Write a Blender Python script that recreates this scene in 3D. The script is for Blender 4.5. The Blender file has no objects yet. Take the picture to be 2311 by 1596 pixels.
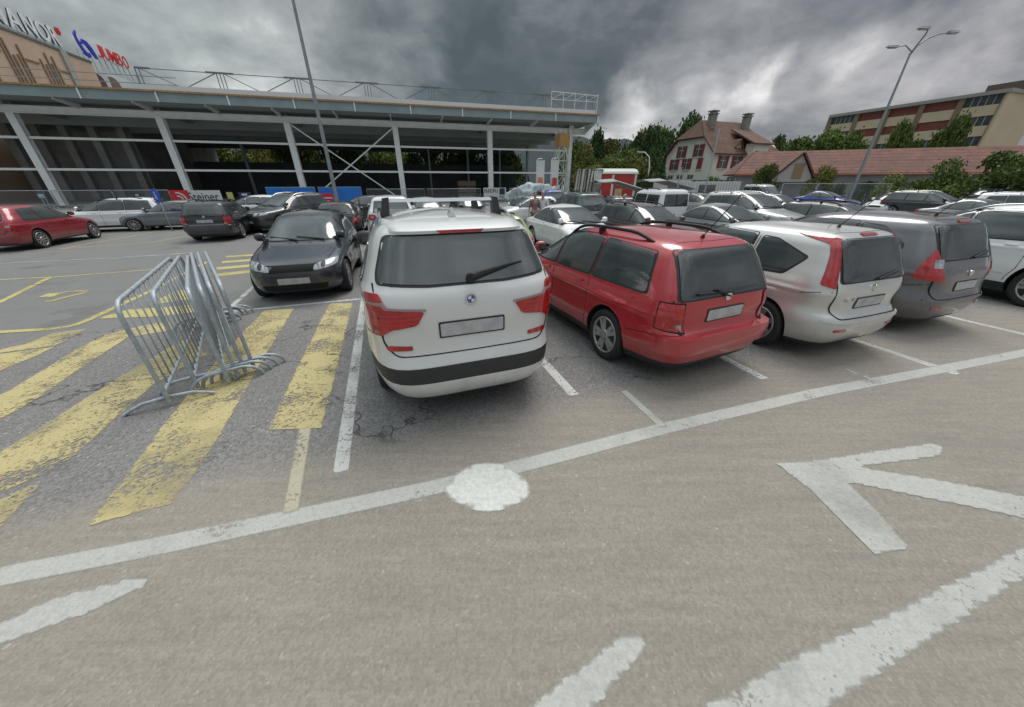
import bpy, bmesh, math, random
import numpy as np
from mathutils import Vector, Matrix
from mathutils.geometry import delaunay_2d_cdt
R = math.radians
SC = bpy.context.scene
COL = SC.collection
# ------------------------------------------------------------------ camera
CAMH = 2.1; PITCH = R(27.3); FPX = 748.0; CW = 2311.0; CH = 1596.0
cd = bpy.data.cameras.new('camera'); cam = bpy.data.objects.new('camera', cd); COL.objects.link(cam)
cam.location = (0, 0, CAMH); cam.rotation_euler = (math.pi/2-PITCH, 0, 0)
cd.sensor_fit = 'HORIZONTAL'; cd.sensor_width = 36; cd.lens = FPX/CW*36; cd.clip_start = .05; cd.clip_end = 3000
SC.camera = cam
# ------------------------------------------------------------------ node helpers
def NN(nt, t, **kw):
    n = nt.nodes.new(t)
    for k, v in kw.items():
        if k.startswith('i_'):
            n.inputs[k[2:].replace('_', ' ')].default_value = v
        else: setattr(n, k, v)
    return n
def math_(nt, op, a, b=None, c=None, clamp=False):
    n = nt.nodes.new('ShaderNodeMath'); n.operation = op; n.use_clamp = clamp
    for i, x in enumerate((a, b, c)):
        if x is None: continue
        if isinstance(x, (int, float)): n.inputs[i].default_value = x
        else: nt.links.new(x, n.inputs[i])
    return n.outputs[0]
def mixc(nt, f, a, b, mode='MIX'):
    n = nt.nodes.new('ShaderNodeMix'); n.data_type = 'RGBA'; n.blend_type = mode; n.clamp_factor = True
    for s, x in ((n.inputs[0], f), (n.inputs[6], a), (n.inputs[7], b)):
        if isinstance(x, (int, float)): s.default_value = x
        elif isinstance(x, (tuple, list)): s.default_value = tuple(x) + ((1,) if len(x) == 3 else ())
        else: nt.links.new(x, s)
    return n.outputs[2]
def ramp(nt, fac, stops, interp='LINEAR'):
    n = nt.nodes.new('ShaderNodeValToRGB'); n.color_ramp.interpolation = interp
    e = n.color_ramp.elements
    while len(e) < len(stops): e.new(.5)
    for el, (p, c) in zip(e, stops):
        el.position = p; el.color = (c, c, c, 1) if isinstance(c, (int, float)) else tuple(c) + (1,)
    nt.links.new(fac, n.inputs[0]); return n.outputs[0]
def noise(nt, vec, scale, detail=4, rough=.55, w=None, dist=0):
    n = nt.nodes.new('ShaderNodeTexNoise'); n.inputs['Scale'].default_value = scale
    n.inputs['Detail'].default_value = detail; n.inputs['Roughness'].default_value = rough; n.inputs['Distortion'].default_value = dist
    if vec is not None: nt.links.new(vec, n.inputs['Vector'])
    return n.outputs['Fac']
def pray(u, v):
    x = (u-CW/2)/FPX; y = -(v-CH/2)/FPX; s, c = math.sin(PITCH), math.cos(PITCH)
    return Vector((x, c+y*s, -s+y*c))
# ------------------------------------------------------------------ world, sun
SUN_EL, SUN_AZ = 62, 20
w = bpy.data.worlds.new('World'); SC.world = w; w.use_nodes = True
nt = w.node_tree; nt.nodes.clear()
out = NN(nt, 'ShaderNodeOutputWorld')
sky = NN(nt, 'ShaderNodeTexSky', sky_type='NISHITA', sun_disc=False, sun_elevation=R(SUN_EL), sun_rotation=R(SUN_AZ))
bg1 = NN(nt, 'ShaderNodeBackground'); bg1.inputs[1].default_value = .1; nt.links.new(sky.outputs[0], bg1.inputs[0])
tc = NN(nt, 'ShaderNodeTexCoord'); d = tc.outputs['Generated']
sep = NN(nt, 'ShaderNodeSeparateXYZ'); nt.links.new(d, sep.inputs[0])
z = math_(nt, 'MAXIMUM', sep.outputs[2], 0.0)
den = math_(nt, 'ADD', z, .42)
cx = math_(nt, 'DIVIDE', sep.outputs[0], den); cy = math_(nt, 'DIVIDE', sep.outputs[1], den)
cmb = NN(nt, 'ShaderNodeCombineXYZ'); nt.links.new(cx, cmb.inputs[0]); nt.links.new(cy, cmb.inputs[1])
P = cmb.outputs[0]
n1 = noise(nt, P, 2.2, 7, .5, dist=.4); n2 = noise(nt, P, 6.5, 10, .6, dist=.25)
nn_ = math_(nt, 'ADD', math_(nt, 'MULTIPLY', n1, .62), math_(nt, 'MULTIPLY', n2, .38))
wnz = NN(nt, 'ShaderNodeTexNoise'); wnz.inputs['Scale'].default_value = 4.5; wnz.inputs['Detail'].default_value = 6; nt.links.new(d, wnz.inputs['Vector'])
wsc = NN(nt, 'ShaderNodeVectorMath', operation='MULTIPLY_ADD'); nt.links.new(wnz.outputs['Color'], wsc.inputs[0]); wsc.inputs[1].default_value = (.34, .34, .34); wsc.inputs[2].default_value = (-.17, -.17, -.17)
wad = NN(nt, 'ShaderNodeVectorMath', operation='ADD'); nt.links.new(d, wad.inputs[0]); nt.links.new(wsc.outputs[0], wad.inputs[1]); wno = NN(nt, 'ShaderNodeVectorMath', operation='NORMALIZE'); nt.links.new(wad.outputs[0], wno.inputs[0]); dw = wno.outputs[0]
def blob(u, v, wid, amp):
    dv = pray(u, v).normalized()
    vd = NN(nt, 'ShaderNodeVectorMath', operation='DOT_PRODUCT'); nt.links.new(dw, vd.inputs[0]); vd.inputs[1].default_value = dv
    mr = NN(nt, 'ShaderNodeMapRange', interpolation_type='SMOOTHSTEP'); nt.links.new(vd.outputs['Value'], mr.inputs[0])
    mr.inputs[1].default_value = math.cos(R(wid)); mr.inputs[2].default_value = 1; mr.inputs[4].default_value = amp
    return mr.outputs[0]
val = nn_
for b in [(1655, 210, 5, .14), (1715, 175, 3.5, .09), (2230, 160, 10, .08), (1990, 235, 6, .12), (1400, 300, 8, .36), (1600, 330, 9, .09), (1900, 320, 9, .08), (1750, 300, 10, .07), (2100, 60, 16, -.05), (300, 150, 12, .08), (520, 190, 10, .08), (800, 210, 7, .08),
          (450, 60, 18, .10), (1250, 170, 16, -.12), (950, 150, 12, -.08), (1130, 215, 9, -.1), (1900, 60, 16, .03), (1780, 30, 22, .03), (850, 80, 16, .03)]:
    val = math_(nt, 'ADD', val, blob(*b))
clouds = ramp(nt, val, [(.28, (.085, .105, .112)), (.40, (.12, .14, .15)), (.50, (.20, .215, .228)), (.60, (.29, .30, .31)), (.76, (.50, .50, .50)), (.92, (.9, .89, .87))])
# purple-ish tint to the right, green-grey tint to the left as in the photo
tint = NN(nt, 'ShaderNodeMapRange'); nt.links.new(sep.outputs[0], tint.inputs[0]); tint.inputs[1].default_value = -.6; tint.inputs[2].default_value = .7
tcol = mixc(nt, tint.outputs[0], (.95, 1.03, 1.02), (1.02, 1.0, 1.03))
clouds = mixc(nt, 1.0, clouds, tcol, 'MULTIPLY')
# thinner, brighter cloud overhead and behind the camera
el = NN(nt, 'ShaderNodeMapRange', interpolation_type='SMOOTHSTEP'); nt.links.new(sep.outputs[2], el.inputs[0]); el.inputs[1].default_value = .36; el.inputs[2].default_value = .85; el.inputs[3].default_value = 1; el.inputs[4].default_value = 5.0
bk = NN(nt, 'ShaderNodeMapRange', interpolation_type='SMOOTHSTEP'); nt.links.new(sep.outputs[1], bk.inputs[0]); bk.inputs[1].default_value = .1; bk.inputs[2].default_value = -.7; bk.inputs[3].default_value = 1; bk.inputs[4].default_value = 2.1
mul = math_(nt, 'MAXIMUM', el.outputs[0], bk.outputs[0])
sc_ = NN(nt, 'ShaderNodeVectorMath', operation='SCALE'); nt.links.new(clouds, sc_.inputs[0]); nt.links.new(mul, sc_.inputs['Scale'])
bg2 = NN(nt, 'ShaderNodeBackground'); nt.links.new(sc_.outputs[0], bg2.inputs[0])
mx = NN(nt, 'ShaderNodeMixShader'); mx.inputs[0].default_value = .97
nt.links.new(bg1.outputs[0], mx.inputs[1]); nt.links.new(bg2.outputs[0], mx.inputs[2]); nt.links.new(mx.outputs[0], out.inputs[0])
sd = bpy.data.lights.new('sun', 'SUN'); sd.energy = 2.1; sd.angle = R(34); sd.color = (1, .96, .9)
so = bpy.data.objects.new('sun', sd); COL.objects.link(so)
so.rotation_euler = (R(90-SUN_EL), 0, R(180-SUN_AZ)); so.location = (0, 0, 60)
SC.view_settings.view_transform = 'Standard'; SC.view_settings.look = 'None'; SC.view_settings.exposure = 0; SC.view_settings.gamma = 1
# ------------------------------------------------------------------ geometry maths (where things stand)
AX = Vector((-math.sin(R(19.5)), math.cos(R(19.5)))); PP = Vector((math.cos(R(19.5)), math.sin(R(19.5))))
AXDEG = 109.5
def at(u, v, z=0.0):
    d = pray(u, v); t = (z-CAMH)/d.z; return Vector((d.x*t, d.y*t, z))
def atY(u, v, Y):
    d = pray(u, v); t = Y/d.y; return Vector((d.x*t, Y, CAMH+d.z*t))
def pa(p, a, z=0): return Vector((PP.x*p+AX.x*a, PP.y*p+AX.y*a, z))
# ------------------------------------------------------------------ materials
MATS = {}
def pmat(name, col, rough=.5, metal=0, coat=0, spec=.5, var=0, vscale=5, bump=0, bscale=40, coord='Object', col2=None, emit=0):
    if name in MATS: return MATS[name]
    m = bpy.data.materials.new(name); m.use_nodes = True; nt = m.node_tree; b = nt.nodes['Principled BSDF']
    b.inputs['Roughness'].default_value = rough; b.inputs['Metallic'].default_value = metal
    b.inputs['Coat Weight'].default_value = coat; b.inputs['Coat Roughness'].default_value = .06; b.inputs['Specular IOR Level'].default_value = spec
    b.inputs['Base Color'].default_value = (*col, 1)
    if var or bump or col2:
        tc = NN(nt, 'ShaderNodeTexCoord'); v = tc.outputs[coord]
        if var or col2:
            nf = noise(nt, v, vscale, 5, .6); nf = ramp(nt, nf, [(.3, 0.0), (.7, 1.0)])
            c2 = col2 or tuple(max(0, c*(1-var)) for c in col); c1 = col if col2 else tuple(min(1, c*(1+var)) for c in col)
            nt.links.new(mixc(nt, nf, c2, c1), b.inputs['Base Color'])
        if bump:
            bp = NN(nt, 'ShaderNodeBump'); bp.inputs['Strength'].default_value = bump; bp.inputs['Distance'].default_value = .02
            nt.links.new(noise(nt, v, bscale, 4, .6), bp.inputs['Height']); nt.links.new(bp.outputs[0], b.inputs['Normal'])
    MATS[name] = m; return m
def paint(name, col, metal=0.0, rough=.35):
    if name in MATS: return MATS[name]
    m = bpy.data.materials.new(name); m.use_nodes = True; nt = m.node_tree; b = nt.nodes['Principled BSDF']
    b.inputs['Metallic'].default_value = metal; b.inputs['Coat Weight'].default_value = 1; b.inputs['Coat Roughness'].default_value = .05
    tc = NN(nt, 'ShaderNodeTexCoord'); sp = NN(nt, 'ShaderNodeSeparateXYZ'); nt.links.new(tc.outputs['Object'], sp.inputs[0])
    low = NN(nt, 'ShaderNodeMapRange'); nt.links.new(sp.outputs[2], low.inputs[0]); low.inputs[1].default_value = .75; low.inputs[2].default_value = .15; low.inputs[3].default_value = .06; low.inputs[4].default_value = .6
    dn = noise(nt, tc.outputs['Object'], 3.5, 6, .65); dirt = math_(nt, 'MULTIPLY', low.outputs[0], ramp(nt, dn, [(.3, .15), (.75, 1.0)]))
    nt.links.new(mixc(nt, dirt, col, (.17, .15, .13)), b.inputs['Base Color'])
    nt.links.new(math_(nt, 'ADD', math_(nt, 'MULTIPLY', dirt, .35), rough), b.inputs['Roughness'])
    MATS[name] = m; return m
GLASS = pmat('car_glass', (.062, .075, .072), .075, spec=1.0, col2=(.018, .023, .023), vscale=1.6)
RUBBER = pmat('rubber', (.012, .012, .013), .65, bump=.2, bscale=90)
TYRE = pmat('tyre_rubber', (.022, .021, .02), .8, var=.3, vscale=12)
DARK = pmat('dark_cavity', (.008, .008, .008), .9)
PLAST = pmat('black_plastic', (.028, .028, .03), .55, var=.15, vscale=9)
ALLOY = pmat('alloy', (.42, .42, .43), .35, metal=.75, var=.15, vscale=8)
CHROME = pmat('chrome', (.75, .75, .76), .12, metal=1)
SILVERBAR = pmat('brushed_bar', (.75, .76, .77), .3, metal=.4)
REDL = pmat('red_lens', (.38, .004, .006), .08, coat=1, var=.35, vscale=12)
CLEARL = pmat('clear_lens', (.5, .52, .54), .08, coat=1, col2=(.12, .13, .14), vscale=14)
AMBER = pmat('amber_lens', (.6, .2, .03), .1, coat=1)
PLATE = pmat('plate', (.5, .5, .5), .4, col2=(.34, .34, .35), vscale=9)
ORANGE_TRIM = pmat('timber_edge', (.36, .22, .10), .7, var=.3)
GALV = pmat('galvanised', (.46, .50, .53), .5, metal=.3, var=.35, vscale=14, col2=(.27, .31, .34))
WHITESTEEL = pmat('white_steel', (.80, .82, .80), .5, var=.08, vscale=1.2)
GREYSTEEL = pmat('grey_steel', (.24, .30, .31), .5, var=.12, vscale=.8)
# asphalt group
def asphalt_nodes(nt, vec):
    sp = NN(nt, 'ShaderNodeSeparateXYZ'); nt.links.new(vec, sp.inputs[0]); X, Y = sp.outputs[0], sp.outputs[1]
    # along-stall coordinate
    al = math_(nt, 'ADD', math_(nt, 'MULTIPLY', X, AX.x), math_(nt, 'MULTIPLY', Y, AX.y))
    pe = math_(nt, 'ADD', math_(nt, 'MULTIPLY', X, PP.x), math_(nt, 'MULTIPLY', Y, PP.y))
    big = noise(nt, vec, .35, 5, .6); mid = noise(nt, vec, 3.0, 5, .65)
    warp = math_(nt, 'MULTIPLY', math_(nt, 'SUBTRACT', mid, .5), .5)
    lane = NN(nt, 'ShaderNodeMapRange', interpolation_type='SMOOTHSTEP'); nt.links.new(math_(nt, 'ADD', al, warp), lane.inputs[0])
    lane.inputs[1].default_value = 2.35; lane.inputs[2].default_value = 2.85
    farl = NN(nt, 'ShaderNodeMapRange', interpolation_type='SMOOTHSTEP'); nt.links.new(math_(nt, 'ADD', al, warp), farl.inputs[0])
    farl.inputs[1].default_value = 6.6; farl.inputs[2].default_value = 7.0
    fine = noise(nt, vec, 55, 3, .7); vo = NN(nt, 'ShaderNodeTexVoronoi'); vo.inputs['Scale'].default_value = 65; nt.links.new(vec, vo.inputs['Vector'])
    grit = ramp(nt, vo.outputs['Color'], [(.1, .62), (.5, .9), (.9, 1.18), (.97, 1.9)])
    fineg = ramp(nt, fine, [(.3, .8), (.7, 1.2)])
    stone = mixc(nt, big, (.185, .177, .172), (.25, .240, .232))          # coarse bays
    stone = mixc(nt, 1.0, stone, grit, 'MULTIPLY')
    tan = mixc(nt, big, (.232, .207, .176), (.315, .284, .243))               # worn driving lane
    # streaks along the lane
    mp = NN(nt, 'ShaderNodeMapping'); mp.inputs['Rotation'].default_value = (0, 0, R(-17)); mp.inputs['Scale'].default_value = (.9, 9, 1); nt.links.new(vec, mp.inputs['Vector'])
    st = noise(nt, mp.outputs[0], 1.6, 6, .65); tan = mixc(nt, 1.0, tan, ramp(nt, st, [(.3, .90), (.7, 1.09)]), 'MULTIPLY')
    tan = mixc(nt, 1.0, tan, ramp(nt, vo.outputs['Color'], [(.1, .86), (.9, 1.10), (.97, 1.32)]), 'MULTIPLY')
    grey = mixc(nt, mid, (.175, .172, .166), (.215, .211, .203)); grey = mixc(nt, 1.0, grey, fineg, 'MULTIPLY')
    c = mixc(nt, lane.outputs[0], tan, stone); c = mixc(nt, farl.outputs[0], c, grey)
    tyre = NN(nt, 'ShaderNodeMapping'); tyre.inputs['Rotation'].default_value = (0, 0, R(-19)); tyre.inputs['Scale'].default_value = (.12, 1.5, 1); nt.links.new(vec, tyre.inputs['Vector'])
    c = mixc(nt, math_(nt, 'MULTIPLY', ramp(nt, noise(nt, tyre.outputs[0], 1.0, 5, .6), [(.52, 0.0), (.72, .16)]), 1.0), c, (.13, .115, .10))
    # oil stains in the bays
    oil = noise(nt, vec, 1.1, 4, .6); oils = ramp(nt, oil, [(.56, 0.0), (.72, .45)])
    c = mixc(nt, math_(nt, 'MULTIPLY', oils, lane.outputs[0]), c, (.07, .062, .06))
    # cracks
    wv = noise(nt, vec, 1.3, 4, .6)
    cmb = NN(nt, 'ShaderNodeVectorMath', operation='ADD'); nt.links.new(vec, cmb.inputs[0])
    wn = NN(nt, 'ShaderNodeTexNoise'); wn.inputs['Scale'].default_value = 3; wn.inputs['Detail'].default_value = 6; nt.links.new(vec, wn.inputs['Vector'])
    nt.links.new(wn.outputs['Color'], cmb.inputs[1])
    cv = NN(nt, 'ShaderNodeTexVoronoi', feature='DISTANCE_TO_EDGE'); cv.inputs['Scale'].default_value = .42; nt.links.new(cmb.outputs[0], cv.inputs['Vector'])
    cr = ramp(nt, cv.outputs['Distance'], [(0.0, .8), (.005, .6), (.010, 0.0)])
    crm = math_(nt, 'MULTIPLY', math_(nt, 'MULTIPLY', cr, lane.outputs[0]), ramp(nt, wv, [(.42, 0.0), (.55, 1.0)]))
    crm = math_(nt, 'MULTIPLY', crm, math_(nt, 'SUBTRACT', 1.0, farl.outputs[0]))
    c = mixc(nt, crm, c, (.03, .028, .026))
    h = math_(nt, 'SUBTRACT', math_(nt, 'MULTIPLY', vo.outputs['Distance'], -1), math_(nt, 'MULTIPLY', crm, 2))
    return c, h, lane.outputs[0], farl.outputs[0], crm, vo, grit
def asphalt_mat():
    m = bpy.data.materials.new('asphalt'); m.use_nodes = True; nt = m.node_tree; b = nt.nodes['Principled BSDF']
    tc = NN(nt, 'ShaderNodeTexCoord'); c, h, *_ = asphalt_nodes(nt, tc.outputs['Object'])
    nt.links.new(c, b.inputs['Base Color']); b.inputs['Roughness'].default_value = .88; b.inputs['Specular IOR Level'].default_value = .3
    bp = NN(nt, 'ShaderNodeBump'); bp.inputs['Strength'].default_value = .45; bp.inputs['Distance'].default_value = .008
    nt.links.new(h, bp.inputs['Height']); nt.links.new(bp.outputs[0], b.inputs['Normal']); return m
ASPH = asphalt_mat()
def linemat(name, col, wear, gritty=1, soft=.3, fade=.45):
    m = bpy.data.materials.new(name); m.use_nodes = True; nt = m.node_tree; b = nt.nodes['Principled BSDF']
    tc = NN(nt, 'ShaderNodeTexCoord'); v = tc.outputs['Object']
    c, h, lane, farl, crm, vo, grit = asphalt_nodes(nt, v)
    a = noise(nt, v, 28, 6, .7); bb = noise(nt, v, 2.2, 4, .6)
    s = math_(nt, 'ADD', math_(nt, 'MULTIPLY', a, .6), math_(nt, 'MULTIPLY', bb, .5))
    s = math_(nt, 'ADD', s, math_(nt, 'MULTIPLY', ramp(nt, vo.outputs['Color'], [(.0, .12), (.25, 0.0)]), gritty))
    f = ramp(nt, s, [(wear-.05, 1.0), (wear+.05, 0.0)])
    f = math_(nt, 'MULTIPLY', f, math_(nt, 'SUBTRACT', 1.0, crm))
    ea = NN(nt, 'ShaderNodeAttribute', attribute_name='edge'); e_ = math_(nt, 'ADD', ea.outputs['Fac'], math_(nt, 'MULTIPLY', math_(nt, 'SUBTRACT', noise(nt, v, 48, 4, .7), .5), .55))
    f = math_(nt, 'MULTIPLY', f, ramp(nt, e_, [(.05, 0.0), (.05+soft, 1.0)]))
    f = math_(nt, 'MULTIPLY', f, math_(nt, 'SUBTRACT', 1.0, ramp(nt, noise(nt, v, .9, 5, .65), [(.50, 0.0), (.68, fade)])))
    pc = mixc(nt, bb, tuple(x*.8 for x in col), tuple(min(1, x*1.12) for x in col))
    pc = mixc(nt, 1.0, pc, ramp(nt, a, [(.3, .8), (.65, 1.08)]), 'MULTIPLY')
    nt.links.new(pc, b.inputs['Base Color']); tr_ = NN(nt, 'ShaderNodeBsdfTransparent'); mx_ = NN(nt, 'ShaderNodeMixShader'); nt.links.new(f, mx_.inputs[0]); nt.links.new(tr_.outputs[0], mx_.inputs[1]); nt.links.new(b.outputs[0], mx_.inputs[2]); nt.links.new(mx_.outputs[0], nt.nodes['Material Output'].inputs[0])
    b.inputs['Roughness'].default_value = .8; b.inputs['Specular IOR Level'].default_value = .3
    bp = NN(nt, 'ShaderNodeBump'); bp.inputs['Strength'].default_value = .45; bp.inputs['Distance'].default_value = .008
    nt.links.new(h, bp.inputs['Height']); nt.links.new(bp.outputs[0], b.inputs['Normal']); return m
WHITE_P = linemat('white_paint', (.60, .60, .57), .62)
WHITE_F = linemat('white_paint_faded', (.47, .465, .43), .66, .3, .75, .3)
YELL_P = linemat('yellow_paint', (.55, .465, .235), .60, 1, .35, .6)
YELL_T = linemat('yellow_paint_thin', (.56, .48, .20), .62, .5, .3, .3)
CREAM_F = linemat('cream_paint_faded', (.50, .45, .34), .60, .3, .8)
# ------------------------------------------------------------------ object helpers
def link(name, me, mat=None, parent=None):
    o = bpy.data.objects.new(name, me); COL.objects.link(o)
    if mat is not None and me is not None and len(me.materials) == 0:
        for x in (mat if isinstance(mat, (list, tuple)) else [mat]): me.materials.append(x)
    if parent is not None: o.parent = parent
    return o
def empty(name, loc=(0, 0, 0), rz=0):
    o = bpy.data.objects.new(name, None); COL.objects.link(o); o.location = loc; o.rotation_euler = (0, 0, rz); o.empty_display_size = .2; return o
def tag(o, label=None, cat=None, group=None, kind=None):
    if label: o['label'] = label
    if cat: o['category'] = cat
    if group: o['group'] = group
    if kind: o['kind'] = kind
    return o
class MB:
    def __init__(s): s.bm = bmesh.new(); s.mi = 0
    def face(s, vs):
        try:
            f = s.bm.faces.new(vs); f.material_index = s.mi; return f
        except ValueError: return None
    def hexa(s, p):   # 8 pts: bottom 4 ccw, top 4
        v = [s.bm.verts.new(q) for q in p]
        for i in ((3, 2, 1, 0), (4, 5, 6, 7), (0, 1, 5, 4), (1, 2, 6, 5), (2, 3, 7, 6), (3, 0, 4, 7)): s.face([v[k] for k in i])
        return s
    def box(s, x0, x1, y0, y1, z0, z1):
        return s.hexa([(x0, y0, z0), (x1, y0, z0), (x1, y1, z0), (x0, y1, z0), (x0, y0, z1), (x1, y0, z1), (x1, y1, z1), (x0, y1, z1)])
    def bar(s, a, b, w=.05, h=None, up=(0, 0, 1)):
        a = Vector(a); b = Vector(b); h = h or w; d = (b-a).normalized(); u = Vector(up)
        if abs(d.dot(u)) > .98: u = Vector((1, 0, 0))
        sx = d.cross(u).normalized()*w/2; sy = sx.cross(d).normalized()*h/2
        return s.hexa([a-sx-sy, a+sx-sy, a+sx+sy, a-sx+sy, b-sx-sy, b+sx-sy, b+sx+sy, b-sx+sy])
    def tube(s, pts, r, n=8, caps=True):
        pts = [Vector(p) for p in pts]; rr = r if isinstance(r, (list, tuple)) else [r]*len(pts); rings = []
        prev = None
        for i, p in enumerate(pts):
            t = (pts[min(i+1, len(pts)-1)]-pts[max(i-1, 0)]).normalized()
            if prev is None:
                u = Vector((0, 0, 1)) if abs(t.z) < .9 else Vector((1, 0, 0)); a = t.cross(u).normalized()
            else: a = (prev-t*prev.dot(t)).normalized()
            prev = a; b = t.cross(a)
            rings.append([s.bm.verts.new(p+(a*math.cos(k*2*math.pi/n)+b*math.sin(k*2*math.pi/n))*rr[i]) for k in range(n)])
        for i in range(len(rings)-1):
            for k in range(n):
                f = s.face([rings[i][k], rings[i][(k+1) % n], rings[i+1][(k+1) % n], rings[i+1][k]])
                if f: f.smooth = True
        if caps: s.face(rings[0][::-1]); s.face(rings[-1])
        return s
    def lathe(s, prof, n=32, axis='y', c=(0, 0, 0), closed=False):
        rings = []
        for (r, t) in prof:
            ring = []
            for k in range(n):
                a = 2*math.pi*k/n; ca, sa = math.cos(a)*r, math.sin(a)*r
                p = (ca, t, sa) if axis == 'y' else ((ca, sa, t) if axis == 'z' else (t, ca, sa))
                ring.append(s.bm.verts.new((p[0]+c[0], p[1]+c[1], p[2]+c[2])))
            rings.append(ring)
        m = len(rings)
        for i in range(m if closed else m-1):
            for k in range(n):
                f = s.face([rings[i][k], rings[i][(k+1) % n], rings[(i+1) % m][(k+1) % n], rings[(i+1) % m][k]])
                if f: f.smooth = True
        if not closed:
            s.face(rings[0]); s.face(rings[-1])
        return s
    def poly(s, pts): s.face([s.bm.verts.new(p) for p in pts]); return s
    def prism(s, pts, vec):
        vec = Vector(vec); a = [s.bm.verts.new(p) for p in pts]; b = [s.bm.verts.new(Vector(p)+vec) for p in pts]
        s.face(a[::-1]); s.face(b); n = len(a)
        for i in range(n): s.face([a[i], a[(i+1) % n], b[(i+1) % n], b[i]])
        return s
    def mesh(s, name, sharp=None):
        bmesh.ops.recalc_face_normals(s.bm, faces=s.bm.faces)
        me = bpy.data.meshes.new(name); s.bm.to_mesh(me); s.bm.free()
        if sharp: me.polygons.foreach_set('use_smooth', [True]*len(me.polygons)); me.set_sharp_from_angle(angle=R(sharp))
        return me
    def build(s, name, mat=None, parent=None, sharp=None): return link(name, s.mesh(name, sharp), mat, parent)
def roundpoly(pts, r, n=4):
    out = []; N = len(pts)
    rr = r if isinstance(r, (list, tuple)) else [r]*N
    for i in range(N):
        p = Vector(pts[i]); a = Vector(pts[i-1]); b = Vector(pts[(i+1) % N])
        la, lb = (a-p).length, (b-p).length; q = min(rr[i], la*.45, lb*.45)
        A = p+(a-p).normalized()*q; B = p+(b-p).normalized()*q
        if q < .002: out.append(tuple(p)); continue
        for k in range(n+1):
            t = k/n; out.append(tuple(A*(1-t)**2+p*2*t*(1-t)+B*t*t))
    return out
def fill2d(poly, g, flags=False):
    poly = [Vector(p) for p in poly]; dense = []
    for i, p in enumerate(poly):
        q = poly[(i+1) % len(poly)]; k = max(1, int((q-p).length/g+.5))
        for j in range(k): dense.append(p.lerp(q, j/k))
    n = len(dense); pts = list(dense); A = np.array([(p.x, p.y) for p in dense]); B = np.roll(A, 1, axis=0)
    gx, gy = np.meshgrid(np.arange(A[:, 0].min()+g*.5, A[:, 0].max(), g), np.arange(A[:, 1].min()+g*.5, A[:, 1].max(), g)); Q = np.stack([gx.ravel(), gy.ravel()], 1)
    if len(Q):
        c = np.zeros(len(Q), bool)
        for (ax_, ay_), (bx_, by_) in zip(A, B):
            if ay_ == by_: continue
            c ^= ((ay_ > Q[:, 1]) != (by_ > Q[:, 1])) & (Q[:, 0] < (bx_-ax_)*(Q[:, 1]-ay_)/(by_-ay_)+ax_)
        Q = Q[c]
        if len(Q):
            md = np.full(len(Q), 1e9)
            for a_ in A: md = np.minimum(md, ((Q-a_)**2).sum(1))
            pts += [Vector((float(x), float(y))) for x, y in Q[md > (g*.4)**2]]
    v, e, f, ov, *_ = delaunay_2d_cdt(pts, [(i, (i+1) % n) for i in range(n)], [], 1, 1e-6)
    if flags: return v, f, [0.0 if (o and o[0] < n) else 1.0 for o in ov]
    return v, f
def ground_poly(mb, poly, z=.006, g=.6):
    v, f = fill2d(poly, g); vs = [mb.bm.verts.new((p.x, p.y, z)) for p in v]
    for t in f: mb.face([vs[i] for i in t])
def strip(a, b, w):
    a = Vector(a[:2]); b = Vector(b[:2]); d = (b-a).normalized(); n = Vector((-d.y, d.x))*w/2
    return [a-n, b-n, b+n, a+n]
def text_mesh(s, size, ext=.02, bold=0.0, align='CENTER'):
    c = bpy.data.curves.new('txt', 'FONT'); c.body = s; c.size = size; c.extrude = ext; c.offset = bold; c.align_x = align; c.align_y = 'CENTER'
    o = bpy.data.objects.new('txt', c); COL.objects.link(o); bpy.context.view_layer.update()
    me = bpy.data.meshes.new_from_object(o.evaluated_get(bpy.context.evaluated_depsgraph_get()))
    bpy.data.objects.remove(o); return me
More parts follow.
